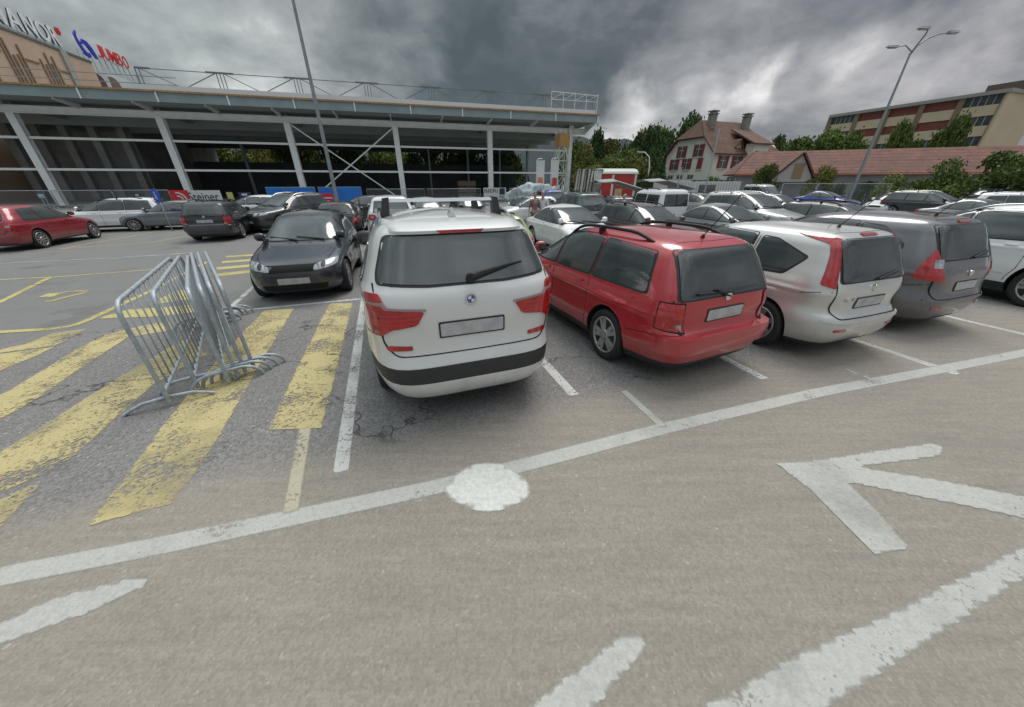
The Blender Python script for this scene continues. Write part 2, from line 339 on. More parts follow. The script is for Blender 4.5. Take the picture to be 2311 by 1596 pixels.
#==GROUND==
# ------------------------------------------------------------------ ground and markings
mb = MB(); mb.poly([(-500, -60, 0), (500, -60, 0), (500, 900, 0), (-500, 900, 0)])
tag(mb.build('ground', ASPH), kind='structure')
MK = 0
def marking(name, polys, mat, z=.006, g=.07):
    global MK
    bm = bmesh.new(); fl = []; MK += 1; z = .0006+.0005*MK-.00002
    for p in polys:
        z += .00002
        if isinstance(p, tuple) and p[0] == 'chain':
            P_, w_ = [Vector(q) for q in p[1]], p[2]; D_ = []
            for i in range(len(P_)-1):
                k = max(2, int((P_[i+1]-P_[i]).length/.12)); D_ += [P_[i].lerp(P_[i+1], j/k) for j in range(k)]
            D_.append(P_[-1])
            for _ in range(6): D_ = [D_[0]]+[(D_[i-1]+D_[i]*2+D_[i+1])/4 for i in range(1, len(D_)-1)]+[D_[-1]]
            rows = []
            for i, q in enumerate(D_):
                d_ = (D_[min(i+1, len(D_)-1)]-D_[max(i-1, 0)]).normalized(); n_ = Vector((-d_.y, d_.x))*w_/2; row = []
                for c_ in (-1, -.72, 0, .72, 1):
                    v_ = q+n_*c_; row.append(bm.verts.new((v_.x, v_.y, z))); fl.append(0.0 if abs(c_) == 1 or i in (0, len(D_)-1) else 1.0)
                rows.append(row)
            for i in range(len(rows)-1):
                for c_ in range(4): bm.faces.new([rows[i][c_], rows[i][c_+1], rows[i+1][c_+1], rows[i+1][c_]])
            continue
        p = [Vector(q) for q in p]
        if len(p) == 4 and min((p[0]-p[3]).length, (p[0]-p[1]).length) < .25 and max((p[0]-p[1]).length, (p[1]-p[2]).length) > .5:
            if (p[0]-p[1]).length < (p[1]-p[2]).length: p = p[1:]+p[:1]
            L_ = (p[1]-p[0]).length; k = max(4, int(L_/.15)); ts = [0]+[min(.04, .2*L_)/L_+(1-2*min(.04, .2*L_)/L_)*i/k for i in range(k+1)]+[1]; rows = []
            for i, t_ in enumerate(ts):
                a_, b_ = p[0].lerp(p[1], t_), p[3].lerp(p[2], t_); row = []
                for c_ in (0, .22, .5, .78, 1):
                    q = a_.lerp(b_, c_); row.append(bm.verts.new((q.x, q.y, z))); fl.append(0.0 if c_ in (0, 1) or i in (0, len(ts)-1) else 1.0)
                rows.append(row)
            for i in range(len(rows)-1):
                for c_ in range(4): bm.faces.new([rows[i][c_], rows[i][c_+1], rows[i+1][c_+1], rows[i+1][c_]])
        else:
            v, f, ff = fill2d(p, g, True); vs = [bm.verts.new((q.x, q.y, z)) for q in v]; fl += ff
            for t_ in f:
                try: bm.faces.new([vs[i] for i in t_])
                except ValueError: pass
    bm.normal_update()
    for f in bm.faces:
        if f.normal.z < 0: f.normal_flip()
    me = bpy.data.meshes.new(name); bm.to_mesh(me); bm.free(); at_ = me.attributes.new('edge', 'FLOAT', 'POINT'); at_.data.foreach_set('value', fl)
    return tag(link(name, me, mat), kind='structure')
def G2(*uv): return [at(u, v).xy for u, v in uv]
def L2(a, b, w): return strip(at(*a), at(*b), w)
k_ = CAMH/2.5
# bay lines between the cars (width .12), along the stall direction
bay = []
for p, a0, a1 in [(-.79, 2.75, 9.4), (1.99, 3.15, 9.4), (4.77, 2.6, 9.4), (7.56, 1.75, 9.4), (10.82, 1.9, 9.4), (13.6, 2.0, 9.4)]:
    bay.append(strip(pa(p*k_, a0*k_), pa(p*k_, a1*k_), .13))
bay.append(strip(pa(-3.75*k_, 8.5*k_), pa(-.86*k_, 8.5*k_), .1))
bay.append(strip(pa(-3.6*k_, 8.75*k_), pa(-3.75*k_, 14*k_), .1))
for q in (8.5,): bay.append(strip(pa(-.72*k_, 9.47*k_), pa(15*k_, 9.47*k_), .12))
marking('bay_lines', bay, WHITE_P)
ln = []
cl = [(-60, 1312), (330, 1238), (660, 1168), (1000, 1096), (1250, 1032), (1500, 966), (1850, 885), (2100, 838), (2420, 775)]
g = [at(*c).xy for c in cl]
def poly_band(P_, w):
    P_ = [Vector(q) for q in P_]; l = []; r = []
    for i, q in enumerate(P_):
        d_ = (P_[min(i+1, len(P_)-1)]-P_[max(i-1, 0)]).normalized(); n_ = Vector((-d_.y, d_.x))*w/2; l.append(q+n_); r.append(q-n_)
    return l+r[::-1]
dd_ = (g[-1]-g[-3]).normalized(); g += [g[-1]+dd_*3, g[-1]+dd_*9]
ln.append(('chain', g, .165))
ex_ = lambda a, b, k: (at(*b).xy+(at(*b).xy-at(*a).xy).normalized()*k)
marking('lane_edge_line', ln, WHITE_F, .007, .05)
marking('lane_centre_line', [G2((1370, 1730), (1660, 1740), (2420, 1240))+[ex_((1960, 1520), (2420, 1240), 5), ex_((1960, 1425), (2420, 1155), 5)]+G2((2420, 1155), (2311, 1228), (1960, 1402), (1818, 1462), (1574, 1596))], WHITE_F, .007, .035)
marking('lane_dashes', [G2((1130, 1640), (1310, 1640), (1465, 1462), (1440, 1425), (1400, 1430)), G2((-30, 1420), (130, 1345), (290, 1306), (335, 1304), (330, 1325), (200, 1385), (-30, 1470))], WHITE_F, .008, .035)
marking('bay_line_stubs', [L2((1405, 880), (1500, 966), .10), L2((1885, 825), (1990, 866), .085), L2((1945, 775), (2165, 842), .095)], WHITE_F, .009)
marking('cream_line_stub', [L2((690, 960), (655, 1160), .13)], CREAM_F, .009)
blob_ = [at(1100+math.cos(a)*(98+6*math.sin(3*a)), 1101+math.sin(a)*(55+3*math.cos(4*a))).xy for a in [i*math.pi/14 for i in range(28)]]
marking('white_paint_patch', [blob_], linemat('white_patch_paint', (.62, .62, .58), .76, .2, .8, .1), .010, .06)
marking('lane_arrow', [G2((1748, 1046), (1830, 1040), (1950, 1022), (2100, 1000), (2130, 1010), (2125, 1030), (2060, 1040), (1945, 1054), (1970, 1060), (2100, 1080), (2420, 1140), (2620, 1180), (2620, 1245), (2420, 1195), (2311, 1172), (2185, 1145), (2080, 1124), (1990, 1105), (1925, 1092), (1918, 1094), (1990, 1165), (2055, 1240), (1975, 1254), (1900, 1180), (1825, 1105))], WHITE_F, .007, .028)
yl = [G2((742, 685), (797, 684), (765, 820), (728, 967), (603, 972), (650, 870), (700, 770)),
      G2((596, 700), (665, 697), (585, 830), (515, 955), (450, 1060), (388, 1138), (196, 1190), (325, 1017), (405, 912), (500, 800)),
      G2((420, 762), (470, 800), (349, 868), (150, 1048), (-30, 1130), (-30, 1035), (60, 985), (231, 875), (330, 815)),
      G2((105, 1080), (-30, 1235), (-30, 1140)),
      G2((380, 722), (400, 745), (290, 762), (161, 848), (80, 905), (-30, 965), (-30, 905), (24, 880), (172, 789), (240, 755)),
      G2((199, 742), (160, 765), (126, 781), (-30, 802), (-30, 795), (54, 778), (120, 752)),
      G2((-30, 803), (126, 783), (80, 806), (0, 838), (-30, 845))]
marking('yellow_hatching', yl, YELL_P)
y2 = []
yb = [(-40, 752), (160, 741), (345, 655), (470, 590)]
y2.append(('chain', [at(*q).xy for q in yb], .13))
y2 += [L2((-40, 702), (112, 627), .12), L2((-40, 634), (115, 626), .09), L2((110, 627), (345, 609), .09)]
for (u0, v0, u1, v1, h) in [(225, 718, 480, 690, 17), (330, 690, 480, 668, 12), (500, 663, 575, 651, 9), (495, 636, 580, 630, 8), (490, 618, 585, 611, 7), (488, 604, 590, 598, 6), (500, 590, 590, 586, 5), (510, 578, 590, 575, 4)]:
    y2.append(G2((u0, v0), (u1, v1-h/2), (u1-4, v1+h/2), (u0+30, v0-4-h/3) if u0 < 400 else (u0, v0+h)))
y2[6] = G2((222, 720), (285, 700), (480, 686), (490, 700), (350, 716)); y2[7] = G2((345, 683), (400, 655), (480, 652), (480, 668), (360, 686))
for a, b in [((140, 562), (345, 525)), ((345, 525), (460, 515)), ((130, 563), (340, 548)), ((340, 548), (440, 530)), ((585, 566), (800, 556))]: y2.append(L2(a, b, .09))
sym = [(100, 682), (120, 682), (150, 668), (190, 664), (206, 658), (190, 655), (150, 658), (118, 664), (112, 672)]
y2.append(('chain', [at(*q).xy for q in sym], .12))
y2.append(L2((100, 671), (124, 662), .22))
marking('yellow_bay_lines', y2, YELL_T, .007, .042)
w2 = [L2((-40, 597), (250, 583), .09), L2((245, 585), (430, 571), .1), L2((-40, 573), (80, 565), .08), L2((280, 580), (420, 573), .07)]
marking('white_lane_lines', w2, WHITE_F, .005)
#==CARS==
# ------------------------------------------------------------------ cars
def hermite(xs, ys):
    xs = np.array(xs, float); ys = np.array(ys, float); h = np.diff(xs); dl = np.diff(ys)/h; m = np.zeros_like(ys)
    m[0] = dl[0]; m[-1] = dl[-1]
    for i in range(1, len(xs)-1):
        m[i] = 0 if dl[i-1]*dl[i] <= 0 else (h[i-1]+h[i])/(h[i]/dl[i-1]+h[i-1]/dl[i]) if True else 0
    def f(x):
        x = np.clip(x, xs[0], xs[-1]); i = np.clip(np.searchsorted(xs, x)-1, 0, len(h)-1)
        t = (x-xs[i])/h[i]
        return (2*t**3-3*t**2+1)*ys[i]+(t**3-2*t**2+t)*h[i]*m[i]+(-2*t**3+3*t**2)*ys[i+1]+(t**3-t**2)*h[i]*m[i+1]
    return f
class Shape:
    def __init__(s, c):
        s.c = c; s.L = c['L']; s.H = c['H']
        zf, xf = zip(*c['front']); zr, xr = zip(*c['rear']); zw, ww = zip(*c['wid'])
        def sm(f, z0, z1, sg):
            zz = np.linspace(z0, z1, 1400); y = f(zz); dz = zz[1]-zz[0]; k = int(3*sg/dz); g = np.exp(-.5*(np.arange(-k, k+1)*dz/sg)**2); g /= g.sum()
            yp = np.concatenate([2*y[0]-y[k:0:-1], y, 2*y[-1]-y[-2:-k-2:-1]]); yy = np.convolve(yp, g, 'valid'); return lambda q: np.interp(q, zz, yy)
        s.xf = sm(hermite(zf, xf), zf[0], zf[-1], .024); s.xr = sm(hermite(zr, xr), zr[0], zr[-1], .02); s.w = sm(hermite(zw, ww), zw[0], zw[-1], .012)
        zn, a = zip(*c.get('nf', [(.2, 3.6), (.7, 3.8), (1.0, 3.6), (1.6, 3.2)])); s.nf = hermite(zn, [q+.9 for q in a])
        zn, a = zip(*c.get('nr', [(.2, 4.5), (.7, 6), (1.0, 6), (1.6, 4)])); s.nr = hermite(zn, [q+1.2 for q in a])
        s.z0 = c.get('z0', .2); s.ztop = min(zf[-1], zr[-1], zw[-1])
    def pr(s, z):
        xf, xr = float(s.xf(z)), float(s.xr(z)); return (xf+xr)/2, (xf-xr)/2, float(s.w(z)), float(s.nf(z)), float(s.nr(z))
    def flare(s, x, z):
        c = s.c; v = 0
        for xw in c['wx']:
            d = math.hypot((x-xw), (z-c['wr'])*.9); v += c.get('flare', .018)*math.exp(-((d-c['wr']-.05)/.12)**2)*(1 if z < c['wr']*2.6 else 0)
        # waistline swelling
        v += .013*math.exp(-((z-c.get('crease', .82))/.028)**2)-.012*math.exp(-((z-c.get('crease', .82)+.17)/.09)**2)
        return v
    def Y(s, x, z):
        xc, L, w, nf, nr = s.pr(z); t = (x-xc)/L; n = nf if t > 0 else nr; q = 1-min(.9999, abs(t))**n
        y = w*max(q, 0)**(1/n); return y+s.flare(x, z)*(y/w if w > .01 else 0)
    def X(s, y, z, front):
        xc, L, w, nf, nr = s.pr(z); n = nf if front else nr; q = max(0, 1-min(.9999, abs(y)/max(w, .01))**n)**(1/n)
        return xc+(L*q if front else -L*q)
    def side(s, x, z, sg): return Vector((x, sg*s.Y(x, z), z))
    def fr(s, y, z): return Vector((s.X(y, z, True), y, z))
    def re(s, y, z): return Vector((s.X(y, z, False), y, z))
    def ring(s, z, n):
        xc, L, w, nf, nr = s.pr(z); th = np.linspace(0, math.pi, 600)
        c = np.cos(th); sn = np.sin(th); nn = np.where(c > 0, nr, nf)
        x = xc-L*np.sign(c)*np.abs(c)**(2/nn); y = w*np.abs(sn)**(2/nn)
        y[0] = y[-1] = 0
        d = np.hypot(np.diff(x), np.diff(y)); a = np.concatenate([[0], np.cumsum(d)]); q = np.linspace(0, a[-1], n)
        X = np.interp(q, a, x); Yy = np.interp(q, a, y)
        return X, Yy, a, x, y
    def wrap(s, q, z, sg, front):   # arc length from the corner: + along the side, - across the end
        X, Yy, a, x, y = s.ring(z, 10); dx = np.abs(np.gradient(x)); dy = np.abs(np.gradient(y))
        half = slice(0, 300) if not front else slice(300, 600); off = 0 if not front else 300
        k = off+int(np.argmin(np.abs(dx[half]-dy[half])+(y[half] < .3)*9)); q2 = a[k]+(q if not front else -q)
        xx = np.interp(q2, a, x); yy = np.interp(q2, a, y); yy = yy+s.flare(xx, z)
        return Vector((xx, sg*yy, z))
    def Z(s, x, y):
        lo, hi = s.c.get('zbelt', .7), s.ztop
        for _ in range(26):
            m = (lo+hi)/2
            xc, L, w, nf, nr = s.pr(m)
            ok = abs(x-xc) < L and s.Y(x, m) >= abs(y)
            if ok: lo = m
            else: hi = m
        return lo
    def top(s, x, y): return Vector((x, y, s.Z(x, y)))
    def body(s):
        c = s.c; zs = [s.z0]; brk = sorted(c.get('breaks', []))
        zz = np.linspace(s.z0, s.ztop, 3000); a = np.concatenate([[0], np.cumsum(np.sqrt(np.diff(s.xf(zz))**2+np.diff(s.xr(zz))**2+4*np.diff(s.w(zz))**2+np.diff(zz)**2))])
        lv = list(np.interp(np.linspace(0, a[-1], c.get('nl', 74)), a, zz)); lv = sorted(lv+brk)
        N = 64; bm = bmesh.new(); rings = []
        for z in lv:
            X, Yy, *_ = s.ring(z, N); r = []
            for i in range(N):
                y = Yy[i]; wv = float(s.w(z)); y = y+s.flare(X[i], z)*(y/wv if wv > .01 else 0)
                r.append((X[i]-s.L/2, y, z))
            full = [bm.verts.new(p) for p in r]+[bm.verts.new((p[0], -p[1], p[2])) for p in r[-2:0:-1]]
            rings.append(full)
        M = len(rings[0])
        for i in range(len(rings)-1):
            zm = (lv[i]+lv[i+1])/2
            for k in range(M):
                f = bm.faces.new([rings[i][k], rings[i][(k+1) % M], rings[i+1][(k+1) % M], rings[i+1][k]])
                p = f.calc_center_median(); f.material_index = 1 if c['dark'](p.x+s.L/2, zm) else 0
        f = bm.faces.new(rings[0]); f.material_index = 1; bm.faces.new(rings[-1])
        bmesh.ops.recalc_face_normals(bm, faces=bm.faces)
        me = bpy.data.meshes.new('b'); bm.to_mesh(me); bm.free(); me.materials.append(None); me.materials.append(PLAST); me.materials.append(DARK)
        o = bpy.data.objects.new('b', me); COL.objects.link(o)
        cb = MB(); cb.mi = 2; W = max(float(s.w(.5)), .8)
        for xw in c['wx']:
            for sg in (1, -1):
                cb.lathe([(c['wr']+.05, sg*(W-.30)), (c['wr']+.05, sg*(W+.3))], 40, 'y', (xw-s.L/2, 0, c['wr']+.01))
        cm = cb.mesh('c'); [cm.materials.append(m) for m in (None, PLAST, DARK)]
        co = bpy.data.objects.new('c', cm); COL.objects.link(co)
        md = o.modifiers.new('x', 'BOOLEAN'); md.object = co; md.operation = 'DIFFERENCE'; md.solver = 'EXACT'
        bpy.context.view_layer.update()
        r = bpy.data.meshes.new_from_object(o.evaluated_get(bpy.context.evaluated_depsgraph_get()))
        bpy.data.objects.remove(o); bpy.data.objects.remove(co)
        r.polygons.foreach_set('use_smooth', [True]*len(r.polygons)); r.set_sharp_from_angle(angle=R(38))
        return r
    def patch(s, poly, fn, off=.004, g=.07, thick=.012, rad=0, bulge=0):
        if rad: poly = roundpoly(poly, rad)
        v, f = fill2d(poly, g); bm = bmesh.new(); tops = []; e = .004
        for p in v:
            P0 = fn(p.x, p.y); du = fn(p.x+e, p.y)-fn(p.x-e, p.y); dv = fn(p.x, p.y+e)-fn(p.x, p.y-e); n = du.cross(dv)
            n = n.normalized() if n.length > 1e-9 else Vector((0, 0, 1))
            ref = Vector((P0.x-s.L/2, P0.y*2.2, (P0.z-.6)*1.2))
            if n.dot(ref) < 0: n = -n
            tops.append(bm.verts.new(P0+n*off-Vector((s.L/2, 0, 0))))
            tops[-1].normal = n
        nrm = [t.normal.copy() for t in tops]
        for t in f:
            try: bm.faces.new([tops[i] for i in t]).smooth = True
            except ValueError: pass
        bm.verts.index_update(); be = [ed for ed in bm.edges if ed.is_boundary]; lower = {}
        for ed in be:
            for vv in ed.verts:
                if vv.index not in lower and vv.index < len(nrm): lower[vv.index] = bm.verts.new(vv.co-nrm[vv.index]*(off+thick))
        for ed in be:
            a, b = ed.verts
            try: bm.faces.new([a, b, lower[b.index], lower[a.index]])
            except (ValueError, KeyError): pass
        bmesh.ops.recalc_face_normals(bm, faces=bm.faces)
        # orient outwards
        if bm.faces:
            bm.normal_update(); f0 = max((f for f in bm.faces if f.smooth), key=lambda f: f.calc_area(), default=None)
            if f0:
                pc = f0.calc_center_median()
                if f0.normal.dot(Vector((pc.x, pc.y*2.2, (pc.z-.6)*1.2))) < 0: bmesh.ops.reverse_faces(bm, faces=bm.faces)
        me = bpy.data.meshes.new('p'); bm.to_mesh(me); bm.free(); K = len(nrm); ln = []
        for p in me.polygons:
            if p.use_smooth: ln += [tuple(nrm[vi]) for vi in p.vertices]
            else: ln += [tuple(p.normal)]*len(p.vertices)
        me.polygons.foreach_set('use_smooth', [True]*len(me.polygons)); me.normals_split_custom_set(ln); return me
def band(pts, w):    # closed polygon around an open polyline
    pts = [Vector(p) for p in pts]; l = []; r = []
    for i, p in enumerate(pts):
        d = (pts[min(i+1, len(pts)-1)]-pts[max(i-1, 0)]).normalized(); n = Vector((-d.y, d.x))*w/2; l.append(p+n); r.append(p-n)
    return [tuple(p) for p in l+r[::-1]]
def wheel_meshes(r, style, w=.2):
    t = MB(); h = w/2; ri = r*.70
    t.lathe([(ri, -h*.8), (r*.90, -h), (r*.975, -h*.86), (r, -h*.6), (r, h*.6), (r*.975, h*.86), (r*.90, h), (ri+.01, h*.9), (ri, h*.75)], 44, 'y')
    tm = t.mesh('wheel'); tm.materials.append(TYRE)
    b = MB()
    b.lathe([(ri*1.03, h*.82), (ri*1.03, h*.93), (ri*.94, h*.93), (ri*.92, h*.3), (ri*1.0, h*.2)], 40, 'y', closed=True)
    n, wd, dbl = dict(five=(5, .06, 1), seven=(7, .055, 0), ten=(10, .032, 0), cap=(8, .05, 0))[style]
    for i in range(n):
        a = 2*math.pi*i/n
        for o in ((-.022, .022) if dbl else (0,)):
            c, s_ = math.cos(a), math.sin(a); tx, tz = -s_, c
            w0, w1 = (wd*.42, wd*.5) if dbl else (wd*.5, wd*.72)
            p0 = (c*.045+tx*o*.6, s_*.045+tz*o*.6); p1 = (c*ri*.96+tx*o*1.8, s_*ri*.96+tz*o*1.8)
            b.hexa([(p0[0]-tx*w0, h*.55, p0[1]-tz*w0), (p0[0]+tx*w0, h*.55, p0[1]+tz*w0), (p1[0]+tx*w1, h*.6, p1[1]+tz*w1), (p1[0]-tx*w1, h*.6, p1[1]-tz*w1),
                    (p0[0]-tx*w0, h*.86, p0[1]-tz*w0), (p0[0]+tx*w0, h*.86, p0[1]+tz*w0), (p1[0]+tx*w1*.9, h*.9, p1[1]+tz*w1*.9), (p1[0]-tx*w1*.9, h*.9, p1[1]-tz*w1*.9)])
    b.lathe([(.07, h*.4), (.068, h*.88), (.03, h*.93), (.028, h*.9)], 20, 'y')
    rm = b.mesh('rim'); rm.materials.append(ALLOY)
    k = MB(); k.lathe([(ri*.98, -h*.2), (ri*.98, h*.12)], 30, 'y'); dm = k.mesh('brake_disc'); dm.materials.append(DARK)
    return tm, rm, dm
# ---- types
def hatch_base(**k): return k
TYPES = {}
TYPES['hatch'] = dict(L=4.1, W=1.72, H=1.43, wr=.31, wx=(.82, 3.33), dark=lambda x, z: z < .245, breaks=[.245],
    front=[(.18, 3.98), (.3, 4.07), (.5, 4.10), (.62, 4.06), (.70, 3.93), (.76, 3.72), (.83, 3.38), (.90, 3.05), (.95, 2.93), (1.1, 2.62), (1.25, 2.30), (1.34, 2.06), (1.39, 1.85), (1.42, 1.6), (1.43, 1.4)],
    rear=[(.18, .14), (.3, .03), (.5, 0), (.6, .03), (.8, .07), (.92, .11), (1.1, .25), (1.25, .37), (1.34, .46), (1.39, .58), (1.42, .9), (1.43, 1.2)],
    wid=[(.18, .77), (.3, .83), (.5, .85), (.7, .85), (.86, .825), (.95, .795), (1.1, .72), (1.25, .64), (1.33, .585), (1.38, .50), (1.41, .36), (1.43, .05)],
    side_win=[[(.62, .95), (1.22, .93), (1.22, 1.31), (.80, 1.27)], [(1.30, .93), (2.02, .925), (2.02, 1.335), (1.30, 1.32)], [(2.10, .925), (2.95, .915), (2.42, 1.26), (2.24, 1.335), (2.10, 1.335)]],
    ws=[(-.66, .955), (.66, .955), (.53, 1.33), (-.53, 1.33)], rw=[(-.58, .98), (.58, .98), (.47, 1.29), (-.47, 1.29)],
    tail=[(-.20, .66), (.13, .68), (.10, .90), (-.14, .90)], head=[(-.30, .58), (.22, .64), (.20, .73), (-.10, .72), (-.28, .66)],
    doors=[(1.26, 1), (2.06, 1), (3.0, .6)], sill=.3, mirror=(2.78, .97), plate_z=.72, rim='ten', fplate=.42)
TYPES['estate'] = dict(L=4.66, W=1.745, H=1.47, wr=.315, wx=(1.0, 3.72), dark=lambda x, z: z < .30, breaks=[.30], crease=.78,
    front=[(.18, 4.55), (.3, 4.63), (.5, 4.66), (.62, 4.62), (.70, 4.5), (.77, 4.22), (.84, 3.8), (.90, 3.48), (.95, 3.32), (1.1, 2.98), (1.25, 2.66), (1.36, 2.38), (1.42, 2.12), (1.455, 1.8), (1.47, 1.5)],
    rear=[(.18, .14), (.3, .03), (.5, 0), (.60, .02), (.62, .10), (.8, .11), (.95, .14), (1.1, .21), (1.25, .29), (1.36, .37), (1.42, .48), (1.455, .75), (1.47, 1.1)],
    wid=[(.18, .78), (.3, .84), (.5, .868), (.7, .865), (.86, .845), (.95, .815), (1.1, .755), (1.25, .69), (1.35, .635), (1.41, .55), (1.45, .40), (1.47, .05)],
    side_win=[[(.48, .97), (1.42, .955), (1.42, 1.36), (.60, 1.33)], [(1.49, .955), (2.32, .945), (2.32, 1.375), (1.49, 1.365)], [(2.39, .945), (3.35, .93), (2.80, 1.27), (2.58, 1.37), (2.39, 1.375)]],
    ws=[(-.68, .96), (.68, .96), (.57, 1.37), (-.57, 1.37)], rw=[(-.65, .945), (.65, .945), (.56, 1.36), (-.56, 1.36)],
    tail=[(-.17, .625), (.12, .66), (.10, .92), (-.15, .91)], head=[(-.34, .58), (.2, .62), (.18, .72), (-.32, .71)],
    doors=[(1.45, 1), (2.36, 1), (3.4, .6)], sill=.3, mirror=(3.15, .99), plate_z=.76, rails='black', rim='five', fplate=.42, nr=[(.2, 5), (.7, 7), (1.0, 7.5), (1.6, 6)], antenna=True)
TYPES['suv'] = dict(L=4.62, W=1.85, H=1.66, wr=.36, wx=(.93, 3.72), dark=lambda x, z: z < .36, breaks=[.36], crease=.95,
    front=[(.22, 4.48), (.4, 4.58), (.6, 4.62), (.78, 4.58), (.88, 4.45), (.95, 4.15), (1.0, 3.85), (1.05, 3.55), (1.1, 3.40), (1.25, 3.08), (1.4, 2.76), (1.52, 2.46), (1.6, 2.15), (1.645, 1.8), (1.66, 1.5)],
    rear=[(.22, .14), (.4, .03), (.6, 0), (.72, .05), (.9, .06), (1.08, .10), (1.25, .22), (1.4, .32), (1.52, .38), (1.6, .45), (1.645, .8), (1.66, 1.2)],
    wid=[(.22, .84), (.4, .905), (.6, .925), (.8, .925), (1.0, .90), (1.08, .875), (1.25, .80), (1.4, .735), (1.52, .675), (1.59, .58), (1.64, .42), (1.66, .05)],
    side_win=[[(.58, 1.12), (1.28, 1.09), (1.28, 1.48), (.74, 1.44)], [(1.36, 1.085), (2.22, 1.07), (2.22, 1.52), (1.36, 1.495)], [(2.30, 1.07), (3.35, 1.06), (2.80, 1.42), (2.55, 1.52), (2.30, 1.525)]],
    ws=[(-.72, 1.10), (.72, 1.10), (.6, 1.53), (-.6, 1.53)], rw=[(-.66, 1.10), (.66, 1.10), (.56, 1.47), (-.56, 1.47)],
    tail=[(-.26, .82), (.15, .84), (.12, 1.04), (-.22, 1.03)], head=[(-.36, .74), (.22, .80), (.2, .90), (-.34, .86)],
    doors=[(1.32, 1), (2.26, 1), (3.42, .6)], sill=.38, mirror=(3.15, 1.13), plate_z=.8, rails='silver', rim='five', fplate=.5, nr=[(.2, 5), (.7, 6.5), (1.0, 7), (1.6, 5)])
TYPES['white_suv'] = dict(L=4.60, W=1.72, H=1.74, wr=.36, wx=(.98, 3.72), z0=.27, dark=lambda x, z: (z < .30) or (x >= .62 and z < .38) or (x < .62 and .47 < z < .62), breaks=[.30, .38, .47, .62], crease=1.22, nl=84,
    front=[(.26, 4.46), (.4, 4.56), (.6, 4.60), (.78, 4.56), (.9, 4.42), (1.0, 4.1), (1.06, 3.8), (1.12, 3.52), (1.18, 3.36), (1.32, 3.05), (1.48, 2.72), (1.6, 2.42), (1.68, 2.1), (1.725, 1.75), (1.74, 1.5)],
    rear=[(.26, .10), (.36, .02), (.44, 0), (.62, .0), (.7, .045), (.85, .06), (1.0, .055), (1.18, .075), (1.27, .13), (1.42, .23), (1.58, .33), (1.66, .38), (1.70, .5), (1.725, .85), (1.74, 1.2)],
    wid=[(.26, .78), (.4, .845), (.6, .86), (.85, .862), (1.05, .855), (1.2, .83), (1.28, .80), (1.42, .745), (1.58, .68), (1.66, .60), (1.71, .46), (1.74, .05)],
    side_win=[[(.56, 1.24), (1.28, 1.19), (1.28, 1.57), (.76, 1.52)], [(1.36, 1.185), (2.22, 1.165), (2.22, 1.61), (1.36, 1.585)], [(2.30, 1.165), (3.32, 1.15), (2.80, 1.50), (2.55, 1.6), (2.30, 1.615)]],
    ws=[(-.68, 1.19), (.68, 1.19), (.56, 1.60), (-.56, 1.60)], rw=[(-.66, 1.30), (-.30, 1.27), (.30, 1.27), (.66, 1.30), (.655, 1.37), (.565, 1.60), (-.565, 1.60), (-.655, 1.37)],
    tail=None, head=[(-.36, .80), (.22, .86), (.2, .98), (-.34, .94)],
    doors=[(1.32, 1), (2.26, 1), (3.42, .6)], sill=.38, mirror=(3.1, 1.22), plate_z=.92, rails='silver', rim='five', fplate=.5, nf=[(.2, 3.6), (1.8, 3.4)], nr=[(.2, 4.2), (.7, 5.0), (1.1, 5.5), (1.8, 5)])
TYPES['tall_hatch'] = dict(L=4.08, W=1.69, H=1.55, wr=.315, wx=(.80, 3.38), dark=lambda x, z: z < .25, breaks=[.25], crease=.86,
    front=[(.2, 3.96), (.35, 4.05), (.5, 4.08), (.66, 4.02), (.78, 3.85), (.88, 3.55), (.96, 3.25), (1.02, 3.08), (1.15, 2.82), (1.3, 2.5), (1.42, 2.2), (1.50, 1.9), (1.54, 1.6), (1.55, 1.4)],
    rear=[(.2, .13), (.35, .02), (.5, 0), (.6, .04), (.62, .09), (.85, .10), (1.0, .14), (1.15, .20), (1.3, .27), (1.42, .33), (1.49, .42), (1.535, .7), (1.55, 1.05)],
    wid=[(.2, .77), (.35, .83), (.5, .845), (.75, .842), (.92, .825), (1.02, .795), (1.15, .745), (1.3, .69), (1.42, .635), (1.49, .55), (1.53, .38), (1.55, .05)],
    side_win=[[(.74, 1.02), (1.20, 1.00), (1.20, 1.39), (.98, 1.38), (.56, 1.22)], [(1.32, 1.00), (2.10, .98), (2.10, 1.44), (1.32, 1.415)], [(2.18, .98), (3.12, .965), (2.55, 1.35), (2.36, 1.44), (2.18, 1.445)]],
    ws=[(-.66, 1.03), (.66, 1.03), (.54, 1.43), (-.54, 1.43)], rw=[(-.60, 1.0), (.60, 1.0), (.55, 1.44), (-.55, 1.44)],
    tail=[(-.06, .93), (.10, .97), (.075, 1.15), (.055, 1.30), (.07, 1.40), (.40, 1.475), (.40, 1.487), (.08, 1.475), (-.045, 1.45), (-.05, 1.2)], head=[(-.26, .64), (.2, .7), (.18, .84), (-.2, .8)],
    doors=[(1.26, 1), (2.14, 1), (3.15, .6)], sill=.3, mirror=(2.95, 1.04), plate_z=.74, rim='seven', fplate=.42, nr=[(.2, 5), (.7, 5.5), (1.0, 7), (1.6, 7)], antenna=True)
